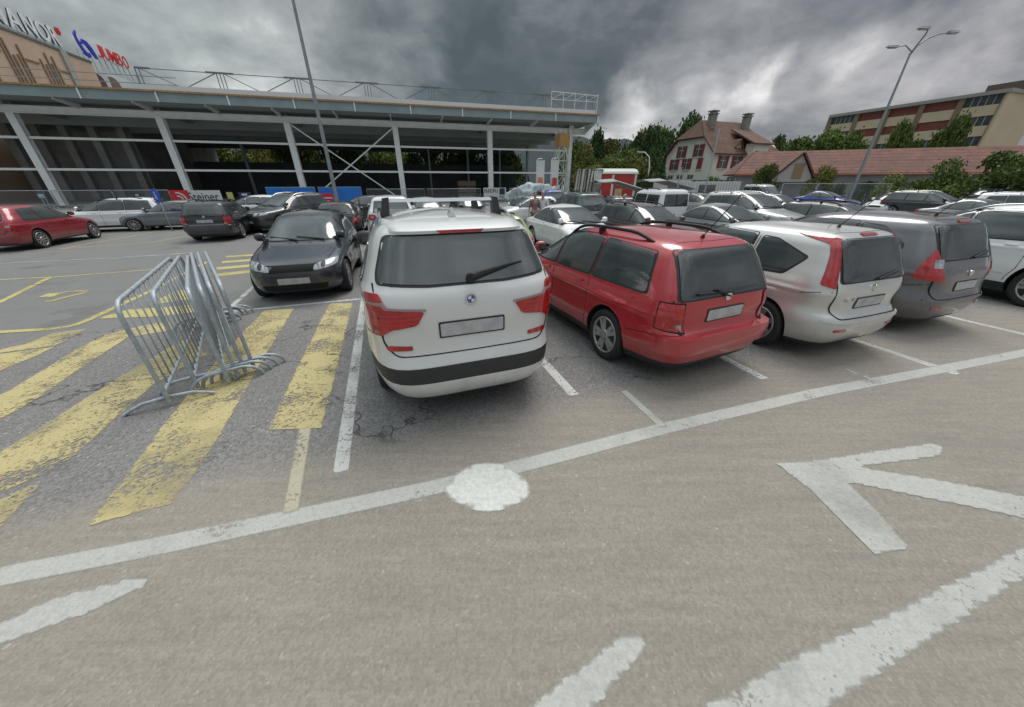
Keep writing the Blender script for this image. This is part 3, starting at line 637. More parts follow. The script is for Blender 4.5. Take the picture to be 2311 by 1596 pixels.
TYPES['mpv'] = dict(L=4.3, W=1.81, H=1.62, wr=.33, wx=(.78, 3.48), dark=lambda x, z: z < .26, breaks=[.26], crease=.9,
    front=[(.2, 4.18), (.35, 4.27), (.5, 4.30), (.68, 4.24), (.8, 4.05), (.9, 3.7), (.98, 3.42), (1.05, 3.25), (1.2, 2.95), (1.36, 2.58), (1.5, 2.2), (1.58, 1.85), (1.61, 1.6), (1.62, 1.4)],
    rear=[(.2, .14), (.35, .03), (.5, 0), (.62, .05), (.9, .09), (1.05, .15), (1.2, .22), (1.36, .3), (1.48, .37), (1.56, .5), (1.60, .8), (1.62, 1.1)],
    wid=[(.2, .82), (.35, .88), (.5, .90), (.75, .90), (.95, .88), (1.06, .845), (1.2, .79), (1.36, .72), (1.48, .66), (1.56, .55), (1.60, .38), (1.62, .05)],
    side_win=[[(.62, 1.11), (1.22, 1.07), (1.22, 1.46), (.92, 1.44), (.62, 1.26)], [(1.30, 1.07), (2.16, 1.04), (2.16, 1.495), (1.30, 1.475)], [(2.24, 1.04), (3.3, 1.02), (2.75, 1.36), (2.45, 1.49), (2.24, 1.50)]],
    ws=[(-.7, 1.07), (.7, 1.07), (.56, 1.49), (-.56, 1.49)], rw=[(-.64, 1.08), (.64, 1.08), (.56, 1.49), (-.56, 1.49)],
    tail=[(-.20, .80), (.18, .84), (.10, 1.04), (-.02, 1.22), (-.12, 1.02)], head=[(-.3, .68), (.24, .74), (.22, .88), (-.24, .84)],
    doors=[(1.26, 1), (2.2, 1), (3.35, .6)], sill=.32, mirror=(3.1, 1.09), plate_z=.72, rim='seven', fplate=.42, nr=[(.2, 4.2), (.7, 4.6), (1.0, 5), (1.6, 4.5)], antenna=True)
TYPES['sedan'] = dict(L=4.75, W=1.82, H=1.44, wr=.325, wx=(1.02, 3.82), dark=lambda x, z: z < .24, breaks=[.24],
    front=[(.18, 4.63), (.3, 4.72), (.5, 4.75), (.62, 4.70), (.70, 4.5), (.77, 4.15), (.84, 3.75), (.90, 3.45), (.95, 3.32), (1.1, 2.92), (1.22, 2.62), (1.32, 2.34), (1.39, 2.05), (1.43, 1.8), (1.44, 1.65)],
    rear=[(.18, .14), (.3, .03), (.5, 0), (.75, .04), (.90, .12), (.945, .35), (.975, .6), (1.05, .78), (1.2, 1.05), (1.32, 1.3), (1.39, 1.45), (1.43, 1.55), (1.44, 1.6)],
    wid=[(.18, .80), (.3, .87), (.5, .905), (.7, .90), (.86, .875), (.95, .835), (1.1, .765), (1.25, .675), (1.33, .61), (1.39, .5), (1.42, .36), (1.44, .05)],
    side_win=[[(.98, .99), (1.95, .955), (1.95, 1.335), (1.62, 1.31), (1.25, 1.18)], [(2.03, .955), (2.03, .955), (3.3, .935), (2.72, 1.24), (2.42, 1.335), (2.03, 1.34)]],
    ws=[(-.68, .96), (.68, .96), (.54, 1.34), (-.54, 1.34)], rw=[(-.62, 1.02), (.62, 1.02), (.52, 1.34), (-.52, 1.34)],
    tail=[(-.3, .70), (.14, .74), (.1, .88), (-.26, .87)], head=[(-.34, .60), (.24, .66), (.2, .75), (-.28, .73)],
    doors=[(1.1, .55), (1.99, 1), (3.35, .6)], sill=.28, mirror=(3.12, .98), plate_z=.62, rim='five', fplate=.4)
TYPES['van'] = dict(L=4.0, W=1.68, H=1.82, wr=.31, wx=(.72, 3.3), dark=lambda x, z: z < .42, breaks=[.42], crease=.9,
    front=[(.2, 3.88), (.35, 3.97), (.55, 4.0), (.75, 3.92), (.88, 3.72), (.98, 3.4), (1.06, 3.15), (1.2, 2.95), (1.4, 2.72), (1.58, 2.5), (1.7, 2.3), (1.78, 2.0), (1.81, 1.7), (1.82, 1.5)],
    rear=[(.2, .1), (.35, .01), (.6, 0), (.65, .05), (1.1, .06), (1.4, .09), (1.6, .12), (1.72, .17), (1.79, .3), (1.81, .6), (1.82, 1.0)],
    wid=[(.2, .77), (.35, .82), (.55, .84), (.9, .84), (1.1, .825), (1.3, .80), (1.5, .765), (1.66, .72), (1.75, .64), (1.80, .45), (1.82, .05)],
    side_win=[[(.32, 1.1), (1.12, 1.1), (1.12, 1.56), (.34, 1.55)], [(1.24, 1.09), (2.06, 1.08), (2.06, 1.58), (1.24, 1.57)], [(2.16, 1.08), (3.1, 1.06), (2.78, 1.42), (2.6, 1.58), (2.16, 1.59)]],
    ws=[(-.68, 1.1), (.68, 1.1), (.6, 1.62), (-.6, 1.62)], rw=[(-.62, 1.12), (.62, 1.12), (.58, 1.58), (-.58, 1.58)], split_rw=True,
    tail=[(-.02, .72), (.1, .72), (.1, 1.12), (.02, 1.12)], head=[(-.28, .66), (.18, .72), (.16, .88), (-.24, .84)],
    doors=[(1.18, 1), (2.11, 1), (3.15, .6)], sill=.42, mirror=(2.95, 1.14), plate_z=.62, rim='cap', fplate=.42, rails='black', nr=[(.2, 6), (1.8, 9)])
def lighten(type_): pass
CACHE = {}
def car_parts(ty):
    if ty in CACHE: return CACHE[ty]
    c = TYPES[ty]; S = Shape(c); P = []; L2_ = S.L/2
    def add(name, me, mat, parent=None, lab=None, loc=None, rot=None):
        if mat is not None and len(me.materials) == 0: me.materials.append(None if isinstance(mat, str) else mat)
        P.append(dict(n=name, me=me, mat=mat, par=parent, lab=lab, loc=loc, rot=rot)); return len(P)-1
    ib = add('body', S.body(), 'BODY')
    frame = .022
    for sg in (1, -1):
        allp = c['side_win']
        # black surround behind all side panes
        for q, wp in enumerate(allp):
            cx_ = sum(p[0] for p in wp)/len(wp); cz = sum(p[1] for p in wp)/len(wp)
            big = [(p[0]+math.copysign(.028, p[0]-cx_), p[1]+math.copysign(.02, p[1]-cz)) for p in wp]
            def clampp(pl, ex):
                o_ = []
                for i in range(len(pl)):
                    a_, b_ = Vector(pl[i]), Vector(pl[(i+1) % len(pl)])
                    if (a_-b_).length < .01: continue
                    for k in range(8):
                        q = a_.lerp(b_, k/8); xc, L, w, nf, nr = S.pr(q.y); q.x = min(max(q.x, xc-L*.95), xc+L*(.85+ex))
                        if not o_ or (q-o_[-1]).length > .012: o_.append(q)
                while (o_[0]-o_[-1]).length < .012: o_.pop()
                return [tuple(q) for q in o_]
            k = add('window_frame', S.patch(clampp(roundpoly(big, .045), .02), lambda x, z, s=sg: S.side(x, z, s), .001, g=.05), PLAST)
            add('side_window', S.patch(clampp(roundpoly(wp, .05), 0), lambda x, z, s=sg: S.side(x, z, s), .008, g=.05), GLASS)
        zb = c['sill']+.02
        for i, (xd, fr) in enumerate(c['doors']):
            ztop = wpz = {0: 1.0}.get(9, None)
            top = max(p[1] for w_ in allp for p in w_)+.02 if fr >= 1 else (c['mirror'][1]-.04 if fr == .6 else .95)
            lowz = zb
            pts = [(xd, zz) for zz in np.linspace(lowz, top, 10)]
            if i == 0:   # rear door edge bends forward around the wheel arch
                xw, rr = c['wx'][0], c['wr']+.10
                pts = [(max(xd, xw+math.sqrt(max(0, rr*rr-(zz-c['wr'])**2))) if abs(zz-c['wr']) < rr else xd, zz) for zz in np.linspace(lowz, top, 16)]
            add('door_seam', S.patch(band(pts, .009), lambda x, z, s=sg: S.side(x, z, s), .0015, g=.06, thick=.004), DARK)
        d0 = c['doors']; zt = c['mirror'][1]-.15
        for xh in ([d0[0][0]+.13] if len(allp) > 2 else [])+[d0[1][0]+.13]:
            me = S.patch([(xh, zt), (xh+.17, zt+.004), (xh+.17, zt+.03), (xh, zt+.026)], lambda x, z, s=sg: S.side(x, z, s), .022, g=.05, thick=.02, rad=.01)
            add('door_handle', me, 'PAINT')
        # lower rub strip / sill
        add('side_moulding', S.patch([(c['wx'][0]+c['wr']+.12, c['sill']+.14), (c['wx'][1]-c['wr']-.12, c['sill']+.14), (c['wx'][1]-c['wr']-.12, c['sill']+.175), (c['wx'][0]+c['wr']+.12, c['sill']+.175)], lambda x, z, s=sg: S.side(x, z, s), .008, g=.15, thick=.01), 'PAINT')
        # mirrors
        mx_, mz = c['mirror']; y0 = S.Y(mx_, mz); mbm = MB()
        prof = [(0, 0), (.03, .06), (.07, .085), (.12, .09), (.17, .08), (.2, .05), (.21, 0)]
        rings = []
        mk = 1.3 if ty == 'white_suv' else 1
        for t_, hh in [(0, .25), (.03, .8), (.08, 1), (.15, 1), (.2, .85), (.225, .4)]:
            t_ *= mk; hh *= mk
            rings.append([mbm.bm.verts.new((mx_-L2_-.04+math.cos(a)*.055*hh+(.02 if t_ > .1 else 0), sg*(y0+.05+t_*.82), mz+.055+math.sin(a)*.075*hh)) for a in [i*math.pi/8 for i in range(16)]])
        for i in range(len(rings)-1):
            for k in range(16):
                f = mbm.face([rings[i][k], rings[i][(k+1) % 16], rings[i+1][(k+1) % 16], rings[i+1][k]])
                if f: f.smooth = True
        mbm.face(rings[0]); mbm.face(rings[-1])
        mbm.bar((mx_-L2_, sg*(y0-.02), mz-.0), (mx_-L2_-.01, sg*(y0+.09), mz+.03), .06, .035)
        im = add('mirror', mbm.mesh('mirror'), 'MIRROR')
        gm = MB(); gm.mi = 0; gm.prism([(mx_-L2_-.094, sg*(y0+.075), mz+.01), (mx_-L2_-.094, sg*(y0+.215), mz+.01), (mx_-L2_-.094, sg*(y0+.215), mz+.10), (mx_-L2_-.094, sg*(y0+.075), mz+.10)], (.004, 0, 0))
        add('mirror_glass', gm.mesh('mirror_glass'), GLASS, im)
        # lights
        if c['tail']:
            k = add('tail_light_housing', S.patch([(p[0]+math.copysign(.012, p[0]), p[1]+(.012 if p[1] > .8 else -.012)) for p in c['tail']], lambda q, z, s=sg: S.wrap(q, z, s, False), .003, g=.045, rad=.02), DARK)
            if ty != 'estate': P.pop()
            t = add('tail_light', S.patch(c['tail'], lambda q, z, s=sg: S.wrap(q, z, s, False), .010, g=.04, thick=.012, rad=.025), REDL)
            zs_ = [p[1] for p in c['tail']]; xs_ = [p[0] for p in c['tail']]; a0, a1 = min(zs_), max(zs_)
            if ty not in ('tall_hatch', 'van'):
                zz = a0+(a1-a0)*(.12 if ty == 'estate' else .42); add('lamp_segment', S.patch(([(-.13, zz), (-.02, zz), (-.02, zz+(a1-a0)*.26), (-.12, zz+(a1-a0)*.26)] if ty != 'estate' else [(-.145, .645), (-.09, .65), (-.09, .71), (-.145, .71)]), lambda q, z, s=sg: S.wrap(q, z, s, False), .0125, g=.04, thick=.004, rad=.01), CLEARL, t)
        h = add('headlight', S.patch(c['head'], lambda q, z, s=sg: S.wrap(q, z, s, True), .007, g=.04, rad=.03), CLEARL)
        hz = sum(p[1] for p in c['head'])/len(c['head'])
        add('lamp_ring', S.patch(roundpoly([(-.13+.045*math.cos(a), hz+.045*math.sin(a)) for a in [i*math.pi/5 for i in range(10)]], .01), lambda q, z, s=sg: S.wrap(q, z, s, True), .011, g=.04, thick=.006), PLAST, h)
    # screens
    def fscr(y, z): return S.fr(y, z)
    def rscr(y, z): return S.re(y, z)
    bigw = [(p[0]*1.045, p[1]+(.02 if p[1] > 1.2 else -.02)) for p in c['ws']]
    add('windscreen_surround', S.patch(bigw, fscr, .001, rad=.05, g=.028), PLAST); add('windscreen', S.patch(c['ws'], fscr, .014, rad=.06, g=.028), GLASS)
    zmid = sum(p[1] for p in c['rw'])/len(c['rw'])
    bigr = [(p[0]*1.04, p[1]+(.016 if p[1] > zmid else -.016)) for p in c['rw']]
    add('rear_window_surround', S.patch(bigr, rscr, .003, rad=.05), PLAST)
    if c.get('split_rw'):
        a, b_, cc, d_ = c['rw']
        for q in ([a, (-.04, a[1]), (-.04, cc[1]), d_], [(.04, a[1]), b_, cc, (.04, cc[1])]): add('rear_window', S.patch(q, rscr, .006, rad=.05), GLASS)
    else: add('rear_window', S.patch(c['rw'], rscr, .012, rad=.05, g=.05), GLASS)
    # wipers
    wz = c['ws'][0][1]
    for yy in (-.05, .45):
        a = S.fr(yy, wz-.0)+Vector((.03-L2_, 0, .02)); b_ = S.fr(yy-.52, wz+.05)+Vector((.02-L2_, 0, .025)); add('wiper', MB().bar(a, b_, .018, .012).mesh('wiper'), RUBBER)
    rb = c['rw'][0][1] if ty != 'white_suv' else 1.29
    if not c.get('split_rw') and ty != 'sedan':
        m_ = MB(); y1 = -.42 if ty == 'white_suv' else (.42 if ty == 'estate' else -.4)
        a = S.re(0, rb+.012)+Vector((-.035-L2_, 0, 0))
        if ty == 'white_suv':
            a = S.re(-.02, rb+.015)+Vector((-.03-L2_, 0, 0)); b1 = S.re(-.34, rb+.085)+Vector((-.03-L2_, 0, 0)); b2 = S.re(-.47, rb+.10)+Vector((-.022-L2_, 0, 0))
            m_.tube([a, a.lerp(b1, .3)+Vector((0, 0, .005)), b1], [.03, .028, .016], 8); m_.tube([b1, b2], [.012, .008], 6)
            m_.lathe([(.036, -.02), (.036, .02)], 14, 'x', tuple(a))
        elif ty == 'estate':
            m_.bar(S.re(-.05, rb+.03)+Vector((-.03-L2_, 0, 0)), S.re(.45, rb+.05)+Vector((-.03-L2_, 0, 0)), .018, .02); m_.bar(S.re(.0, rb-.01)+Vector((-.035-L2_, 0, 0)), S.re(.2, rb+.07)+Vector((-.035-L2_, 0, 0)), .02, .015)
        else:
            m_.bar(a, S.re(y1, rb+.08)+Vector((-.03-L2_, 0, 0)), .022, .02)
        add('rear_wiper', m_.mesh('rear_wiper', 40), RUBBER)
    # plates, badge, grille, bumper details
    pz = c['plate_z']; pw = .26
    add('plate_frame', S.patch([(-pw-.014, pz-.069), (pw+.014, pz-.069), (pw+.014, pz+.069), (-pw-.014, pz+.069)], rscr, .008, g=.12, rad=.015), PLAST)
    add('rear_plate', S.patch([(-pw, pz-.055), (pw, pz-.055), (pw, pz+.055), (-pw, pz+.055)], rscr, .012, g=.12, rad=.012), PLATE)
    fz = c['fplate']; add('front_plate', S.patch([(-pw, fz-.05), (pw, fz-.05), (pw, fz+.05), (-pw, fz+.05)], fscr, .014, g=.12, rad=.012), PLATE)
    hz = c['head'][2][1]-.12
    add('grille', S.patch([(-.38, hz-.04), (.38, hz-.04), (.44, hz+.07), (-.44, hz+.07)], fscr, .006, g=.09, rad=.03), DARK)
    add('lower_grille', S.patch([(-.5, c['z0'] if 'z0' in c else .25), (.5, .25), (.55, .35), (-.55, .35)], fscr, .006, g=.09, rad=.03), DARK)
    bz = pz+.17 if ty not in ('sedan', 'white_suv') else (.84 if ty == 'sedan' else 1.155)
    X0 = S.re(0, bz); rr = .043 if ty != 'white_suv' else .047
    eb = MB().lathe([(rr, -.018), (rr*.98, .0), (rr*.8, .0)], 24, 'x', (X0.x-L2_, 0, bz)); add('badge', eb.mesh('badge', 40), CHROME)
    if ty == 'white_suv':
        e2 = MB().lathe([(rr*.72, -.021), (rr*.6, -.022)], 20, 'x', (X0.x-L2_, 0, bz)); add('badge_centre', e2.mesh('badge_centre'), pmat('badge_blue', (.05, .12, .35), .3), len(P)-1); q_ = MB()
        for k0 in (0, math.pi): q_.prism([(X0.x-L2_-.0225, 0, bz)]+[(X0.x-L2_-.0225, rr*.6*math.cos(k0+i*math.pi/12), bz+rr*.6*math.sin(k0+i*math.pi/12)) for i in range(7)], (-.002, 0, 0))
        add('badge_quarter', q_.mesh('badge_quarter'), pmat('badge_white', (.7, .7, .72), .3), len(P)-2)
    for sg in (1, -1):   # bonnet shut lines and bumper shut lines
        xn = S.X(0, c['head'][2][1]-.02, True)-.10; xc_ = c['mirror'][0]+.42
        add('bonnet_seam', S.patch(band([(xc_+(xn-xc_)*i/7, sg*(.66-.10*(i/7)**2)) for i in range(8)], .009), S.top, .001, g=.08, thick=.003), DARK)
        x0_ = c['wx'][0]-c['wr']-.07; zb_ = (c['tail'][0][1] if c['tail'] else .93)-.035
        if ty != 'van': add('bumper_seam', S.patch(band([(.16, zb_), (x0_*.6, zb_-.01), (x0_+.02, zb_-.05)], .008), lambda x, z, s=sg: S.side(x, z, s), .001, g=.06, thick=.003), DARK)
        x1_ = c['wx'][1]+c['wr']+.07
        add('bumper_seam', S.patch(band([(x1_-.02, .52), (x1_+.12, .56), (S.L-.28, .57)], .008), lambda x, z, s=sg: S.side(x, z, s), .001, g=.06, thick=.003), DARK)
    if ty in ('tall_hatch', 'mpv', 'hatch', 'estate', 'suv', 'white_suv'):
        cxf, czf = c['wx'][0]+.05, c['mirror'][1]-.22; add('fuel_flap', S.patch(band([(cxf+.085*math.cos(a), czf+.075*math.sin(a)) for a in [i*math.pi/9 for i in range(19)]], .006), lambda x, z: S.side(x, z, -1), .001, g=.05, thick=.003), DARK)
    # tailgate seam
    yb = abs(c['rw'][0][0])+.05
    zl = pz-.16 if ty != 'white_suv' else .72
    if ty == 'estate': zl = .60
    seam = [(-yb+.0, rb), (-yb+.01, zl+.1), (-yb+.09, zl), (0, zl-.005), (yb-.09, zl), (yb-.01, zl+.1), (yb, rb)]
    if ty != 'sedan': add('tailgate_seam', S.patch(band([p for p in roundline(seam, .05)], .010), rscr, .004, g=.06, thick=.004), DARK)
    if ty == 'white_suv':
        for sg in (1, -1):
            w_ = lambda q, z, s=sg: S.wrap(q, z, s, False)
            t = add('tail_light', S.patch([(-.35, 1.085), (-.28, .985), (-.09, .955), (.0, .90), (.12, .91), (.15, 1.0), (.14, 1.225), (-.04, 1.23), (-.075, 1.115)], w_, .012, g=.035, thick=.014, rad=.02), REDL)
            add('lamp_segment', S.patch([(-.37, 1.092), (-.07, 1.118), (-.045, 1.145), (.12, 1.15), (.12, 1.165), (-.06, 1.17), (-.085, 1.135), (-.36, 1.108)], w_, .016, g=.04, thick=.006), pmat('grey_lens', (.32, .2, .2), .1, coat=1), t)
            for zz in (1.0, 1.035, 1.07): add('light_bar', S.patch([(-.30, zz), (.10, zz-.01), (.10, zz+.002), (-.30, zz+.012)], w_, .0145, g=.05, thick=.003), pmat('bright_red', (.46, .012, .012), .15, coat=1), t)
            add('reflector', S.patch([(-.22, .775), (-.02, .77), (-.0, .80), (-.05, .815), (-.22, .81)], w_, .008, g=.05, rad=.012), REDL)
        # spoiler lip over the window
        m_ = MB(); n = 16; pr = []
        for i in range(n+1):
            y = -.62+1.24*i/n; k_y = 1-abs(y/.62)**6*.5
            a = S.re(y*.97, 1.655)-Vector((L2_, 0, 0)); pr.append([a+Vector((.26, 0, .045)), a+Vector((.05, 0, .03)), a+Vector((-.055*k_y-.01, 0, -.012)), a+Vector((-.05*k_y-.01, 0, -.035)), a+Vector((.06, 0, -.03))])
        vs = [[m_.bm.verts.new(p) for p in r_] for r_ in pr]
        for i in range(n):
            for k in range(5): m_.face([vs[i][k], vs[i+1][k], vs[i+1][(k+1) % 5], vs[i][(k+1) % 5]])
        m_.face(vs[0]); m_.face(vs[-1][::-1]); isp = add('spoiler', m_.mesh('spoiler', 50), 'PAINT')
        a = S.re(0, 1.655)-Vector((L2_, 0, 0)); add('brake_light', MB().hexa([(a.x-.072, -.16, 1.622), (a.x-.02, -.16, 1.622), (a.x-.02, .16, 1.622), (a.x-.072, .16, 1.622), (a.x-.069, -.19, 1.645), (a.x-.02, -.19, 1.645), (a.x-.02, .19, 1.645), (a.x-.069, .19, 1.645)]).mesh('brake_light'), REDL, isp)
        add('plate_recess', S.patch([(-.36, .84), (.36, .84), (.40, 1.04), (-.40, 1.04)], rscr, .001, g=.09, thick=.002, rad=.03), 'PAINT')
        # roof bars on rails
        f = MB().mesh('x')
        for i, xb in enumerate((1.18, 2.1)):
            m_ = MB(); zr = S.Z(xb, .5); m_.hexa([(xb-L2_-.035, -.52, zr+.115), (xb-L2_+.035, -.52, zr+.115), (xb-L2_+.035, .52, zr+.115), (xb-L2_-.035, .52, zr+.115), (xb-L2_-.025, -.52, zr+.14), (xb-L2_+.025, -.52, zr+.14), (xb-L2_+.025, .52, zr+.14), (xb-L2_-.025, .52, zr+.14)]); rb_ = add('roof_bar', m_.mesh('roof_bar', 40), SILVERBAR)
            for sg in (1, -1):
                m_ = MB(); zr2 = S.Z(xb, .56)
                m_.hexa([(xb-L2_-.06, sg*.50, zr2-.0), (xb-L2_+.06, sg*.50, zr2-.0), (xb-L2_+.06, sg*.585, zr2-.03), (xb-L2_-.06, sg*.585, zr2-.03), (xb-L2_-.04, sg*.485, zr+.15), (xb-L2_+.04, sg*.485, zr+.15), (xb-L2_+.04, sg*.545, zr+.145), (xb-L2_-.04, sg*.545, zr+.145)])
                add('bar_foot', m_.mesh('bar_foot'), PLAST, rb_)
        m_ = MB(); zr = S.Z(.72, 0); m_.hexa([(.66-L2_, -.035, zr-.01), (.9-L2_, -.012, zr), (.9-L2_, .012, zr), (.66-L2_, .035, zr-.01), (.66-L2_, -.004, zr+.075), (.70-L2_, -.004, zr+.07), (.70-L2_, .004, zr+.07), (.66-L2_, .004, zr+.075)]); add('antenna', m_.mesh('antenna'), 'PAINT')
    if ty in ('estate', 'suv', 'hatch', 'mpv', 'tall_hatch'):   # high brake light
        zt = max(p[1] for p in c['rw'])+.03
        if ty != 'estate': add('brake_light', S.patch([(-.14, zt), (.14, zt), (.13, zt+.02), (-.13, zt+.02)], rscr, .016, g=.08, thick=.02, rad=.006), REDL)
    if ty == 'estate':
        # bumper shelf and bottom line
        m_ = MB(); n = 20; sec = []
        for i in range(n+1):
            y = -.80+1.6*i/n; xx = S.X(y, .55, False)-L2_
            sec.append([(xx-.035, y, .42), (xx-.045, y, .56), (xx-.03, y, .605), (xx+.11, y, .615), (xx+.11, y, .42)])
        vs = [[m_.bm.verts.new(p) for p in r_] for r_ in sec]
        for i in range(n):
            for k in range(5): m_.face([vs[i][k], vs[i+1][k], vs[i+1][(k+1) % 5], vs[i][(k+1) % 5]])
        m_.face(vs[0]); m_.face(vs[-1][::-1]); add('bumper_bar', m_.mesh('bumper_bar', 50), 'PAINT')
    if ty in ('tall_hatch', 'mpv'):
        add('bumper_line', S.patch(band([(-.72, .555), (-.4, .53), (0, .525), (.4, .53), (.72, .555)], .02), rscr, .012, g=.08, thick=.02), 'PAINT')
        for sg in (1, -1): add('reflector', S.patch([(-.30, .42), (-.12, .42), (-.12, .455), (-.30, .455)], lambda q, z, s=sg: S.wrap(q, z, s, False), .008, g=.06, rad=.012), REDL)
    if ty == 'tall_hatch':
        me = text_mesh('NOTE', .075, .004); me.transform(Matrix.Translation(Vector((S.X(.42, .80, False)-L2_-.004, .40, .80))) @ Matrix.Rotation(R(-90), 4, 'Z') @ Matrix.Rotation(R(90), 4, 'X')); add('badge_letters', me, CHROME)
    # rails
    if c.get('rails'):
        for sg in (1, -1):
            m_ = MB(); x0, x1 = (.75, 2.45) if ty != 'van' else (.5, 2.3); ww = {'estate': .56, 'suv': .60, 'white_suv': .59, 'van': .62}[ty]; pts = []
            xs = np.linspace(x0, x1, 14)
            for i, x in enumerate(xs):
                e_ = min(i, 13-i); hgt = [-.004, .022, .045, .052][min(e_, 3)]; pts.append((x-L2_, sg*ww*(1-.02*abs(i-6)/6), S.Z(x, ww*.98)+hgt*(1.25 if ty == 'estate' else 1)))
            m_.tube(pts, [.016]+[.019]*12+[.016], 8)
            k = len(xs)//2; m_.bar((xs[k]-L2_, sg*ww, S.Z(xs[k], ww*.98)-.01), (xs[k]-L2_, sg*ww, S.Z(xs[k], ww*.98)+.06), .09, .03)
            add('roof_rail', m_.mesh('roof_rail', 50), RUBBER if c['rails'] == 'black' else CHROME)
    if c.get('antenna'):
        xa = .62 if ty == 'estate' else .75; zr = S.Z(xa, 0); m_ = MB(); m_.tube([(xa-L2_, 0, zr-.01), (xa-L2_-.01, 0, zr+.035)], [.028, .012], 8)
        ln_ = .42 if ty != 'mpv' else .2; m_.tube([(xa-L2_-.01, 0, zr+.02), (xa-L2_-ln_*.75, 0, zr+ln_)], .005, 6); add('antenna', m_.mesh('antenna'), RUBBER)
    if ty != 'white_suv' and ty != 'van':
        add('roof_seam', S.patch(band([(S.X(0, c['rw'][2][1], False)+.16, -.46), (S.X(0, c['rw'][2][1], False)+.13, 0), (S.X(0, c['rw'][2][1], False)+.16, .46)], .01), S.top, .001, g=.08, thick=.003), DARK)
    # wheels
    tm, rm, dm = wheel_meshes(c['wr'], c['rim'])
    Wb = float(S.w(.45))
    for xw in c['wx']:
        for sg in (1, -1):
            k = add('wheel', tm, TYRE, loc=(xw-L2_, sg*(Wb-.105), c['wr']), rot=0 if sg > 0 else math.pi)
            add('rim', rm, ALLOY, k); add('brake_disc', dm, DARK, k)
    CACHE[ty] = (P, S.L); return CACHE[ty]
def roundline(pts, r, n=3):
    out = [pts[0]]
    for i in range(1, len(pts)-1):
        p = Vector(pts[i]); a = Vector(pts[i-1]); b = Vector(pts[i+1]); q = min(r, (a-p).length*.45, (b-p).length*.45)
        A = p+(a-p).normalized()*q; B = p+(b-p).normalized()*q
        for k in range(n+1): t = k/n; out.append(tuple(A*(1-t)**2+p*2*t*(1-t)+B*t*t))
    out.append(pts[-1]); return out
PAINTS = dict(white=((.66, .66, .64), 0, .3), silver=((.50, .49, .475), .55, .34), pearl=((.62, .61, .58), .35, .32), grey=((.13, .125, .135), .5, .32), dgrey=((.05, .052, .058), .45, .3),
    red=((.42, .008, .016), 0, .3), dred=((.28, .010, .022), .1, .3), black=((.006, .007, .01), .1, .25), navy=((.008, .010, .022), .2, .25), bwhite=((.84, .84, .83), 0, .3), blue=((.03, .05, .28), .3, .3), lime=((.42, .43, .13), .1, .3),
    green=((.018, .05, .045), .3, .3), brown=((.09, .07, .07), .5, .32), mgrey=((.22, .23, .24), .5, .33), steel=((.20, .22, .24), .5, .33))
def car(ty, colour, name, label, cat, loc, deg, sc=1.0, skip=()):
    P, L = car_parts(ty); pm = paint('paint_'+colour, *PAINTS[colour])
    root = empty(name, loc, R(deg)); root.scale = (sc if not isinstance(sc, tuple) else sc[0],)*2+((sc if not isinstance(sc, tuple) else sc[1]),)
    if isinstance(sc, tuple): root.scale = (1, sc[0], sc[1])
    tag(root, label, cat, 'cars parked in the lot'); objs = []
    for p in P:
        o = link(p['n'], p['me'], None, root if p['par'] is None else objs[p['par']]); objs.append(o)
        if p['loc']: o.location = p['loc']; o.rotation_euler = (0, 0, p['rot'])
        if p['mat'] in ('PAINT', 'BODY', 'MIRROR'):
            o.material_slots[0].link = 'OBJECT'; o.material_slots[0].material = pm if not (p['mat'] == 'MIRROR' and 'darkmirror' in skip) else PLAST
    return root
for t_ in TYPES: TYPES[t_].setdefault('zbelt', TYPES[t_]['mirror'][1]-.2)
#==PLACE==
def UY(u, Y, z=.8): return (u-CW/2)/FPX*(Y*math.cos(PITCH)-(z-CAMH)*math.sin(PITCH))
def park(ty, colour, p, rear_along, name, label, cat, dr=0, facing=0, **k):
    L = TYPES[ty]['L']; c = pa(p, rear_along+L/2); return car(ty, colour, name, label, cat, c, AXDEG+dr+facing, **k)
def far(ty, colour, u, Y, deg, name, label, cat, **k): return car(ty, colour, name, label, cat, (UY(u, Y), Y, 0), deg, **k)
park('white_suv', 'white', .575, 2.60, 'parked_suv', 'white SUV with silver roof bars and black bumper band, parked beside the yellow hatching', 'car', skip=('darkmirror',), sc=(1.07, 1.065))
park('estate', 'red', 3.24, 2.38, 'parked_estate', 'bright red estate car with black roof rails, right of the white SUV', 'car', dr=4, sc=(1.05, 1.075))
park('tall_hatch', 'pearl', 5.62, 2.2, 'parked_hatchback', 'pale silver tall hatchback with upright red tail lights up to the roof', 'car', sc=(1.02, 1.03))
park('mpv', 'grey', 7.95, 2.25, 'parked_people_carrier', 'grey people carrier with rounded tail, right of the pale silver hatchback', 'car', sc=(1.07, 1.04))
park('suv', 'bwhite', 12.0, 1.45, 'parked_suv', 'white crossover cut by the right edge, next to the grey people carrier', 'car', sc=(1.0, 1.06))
park('hatch', 'navy', -1.74, 7.2, 'parked_hatchback', 'dark navy three-door hatchback facing us, behind the crowd barriers', 'car', facing=180, dr=-2, sc=(1.03, 1.06))
far('hatch', 'dred', 74, 13.3, AXDEG-1, 'parked_hatchback', 'dark red hatchback at the left edge showing its tail and right side', 'car')
far('estate', 'bwhite', 252, 17.4, -156, 'parked_estate', 'white estate car pointing left, behind the dark red hatchback', 'car')
far('hatch', 'steel', 385, 18.2, -156, 'parked_hatchback', 'low steel grey car pointing left, right of the white estate car', 'car', sc=(1, .93))
far('estate', 'black', 508, 15.8, 111, 'parked_estate', 'black estate car with its tail to us beside the low grey car', 'car')
far('hatch', 'bwhite', 566, 22.5, -158, 'parked_hatchback', 'white hatchback seen from the side in front of the light sign panels', 'car')
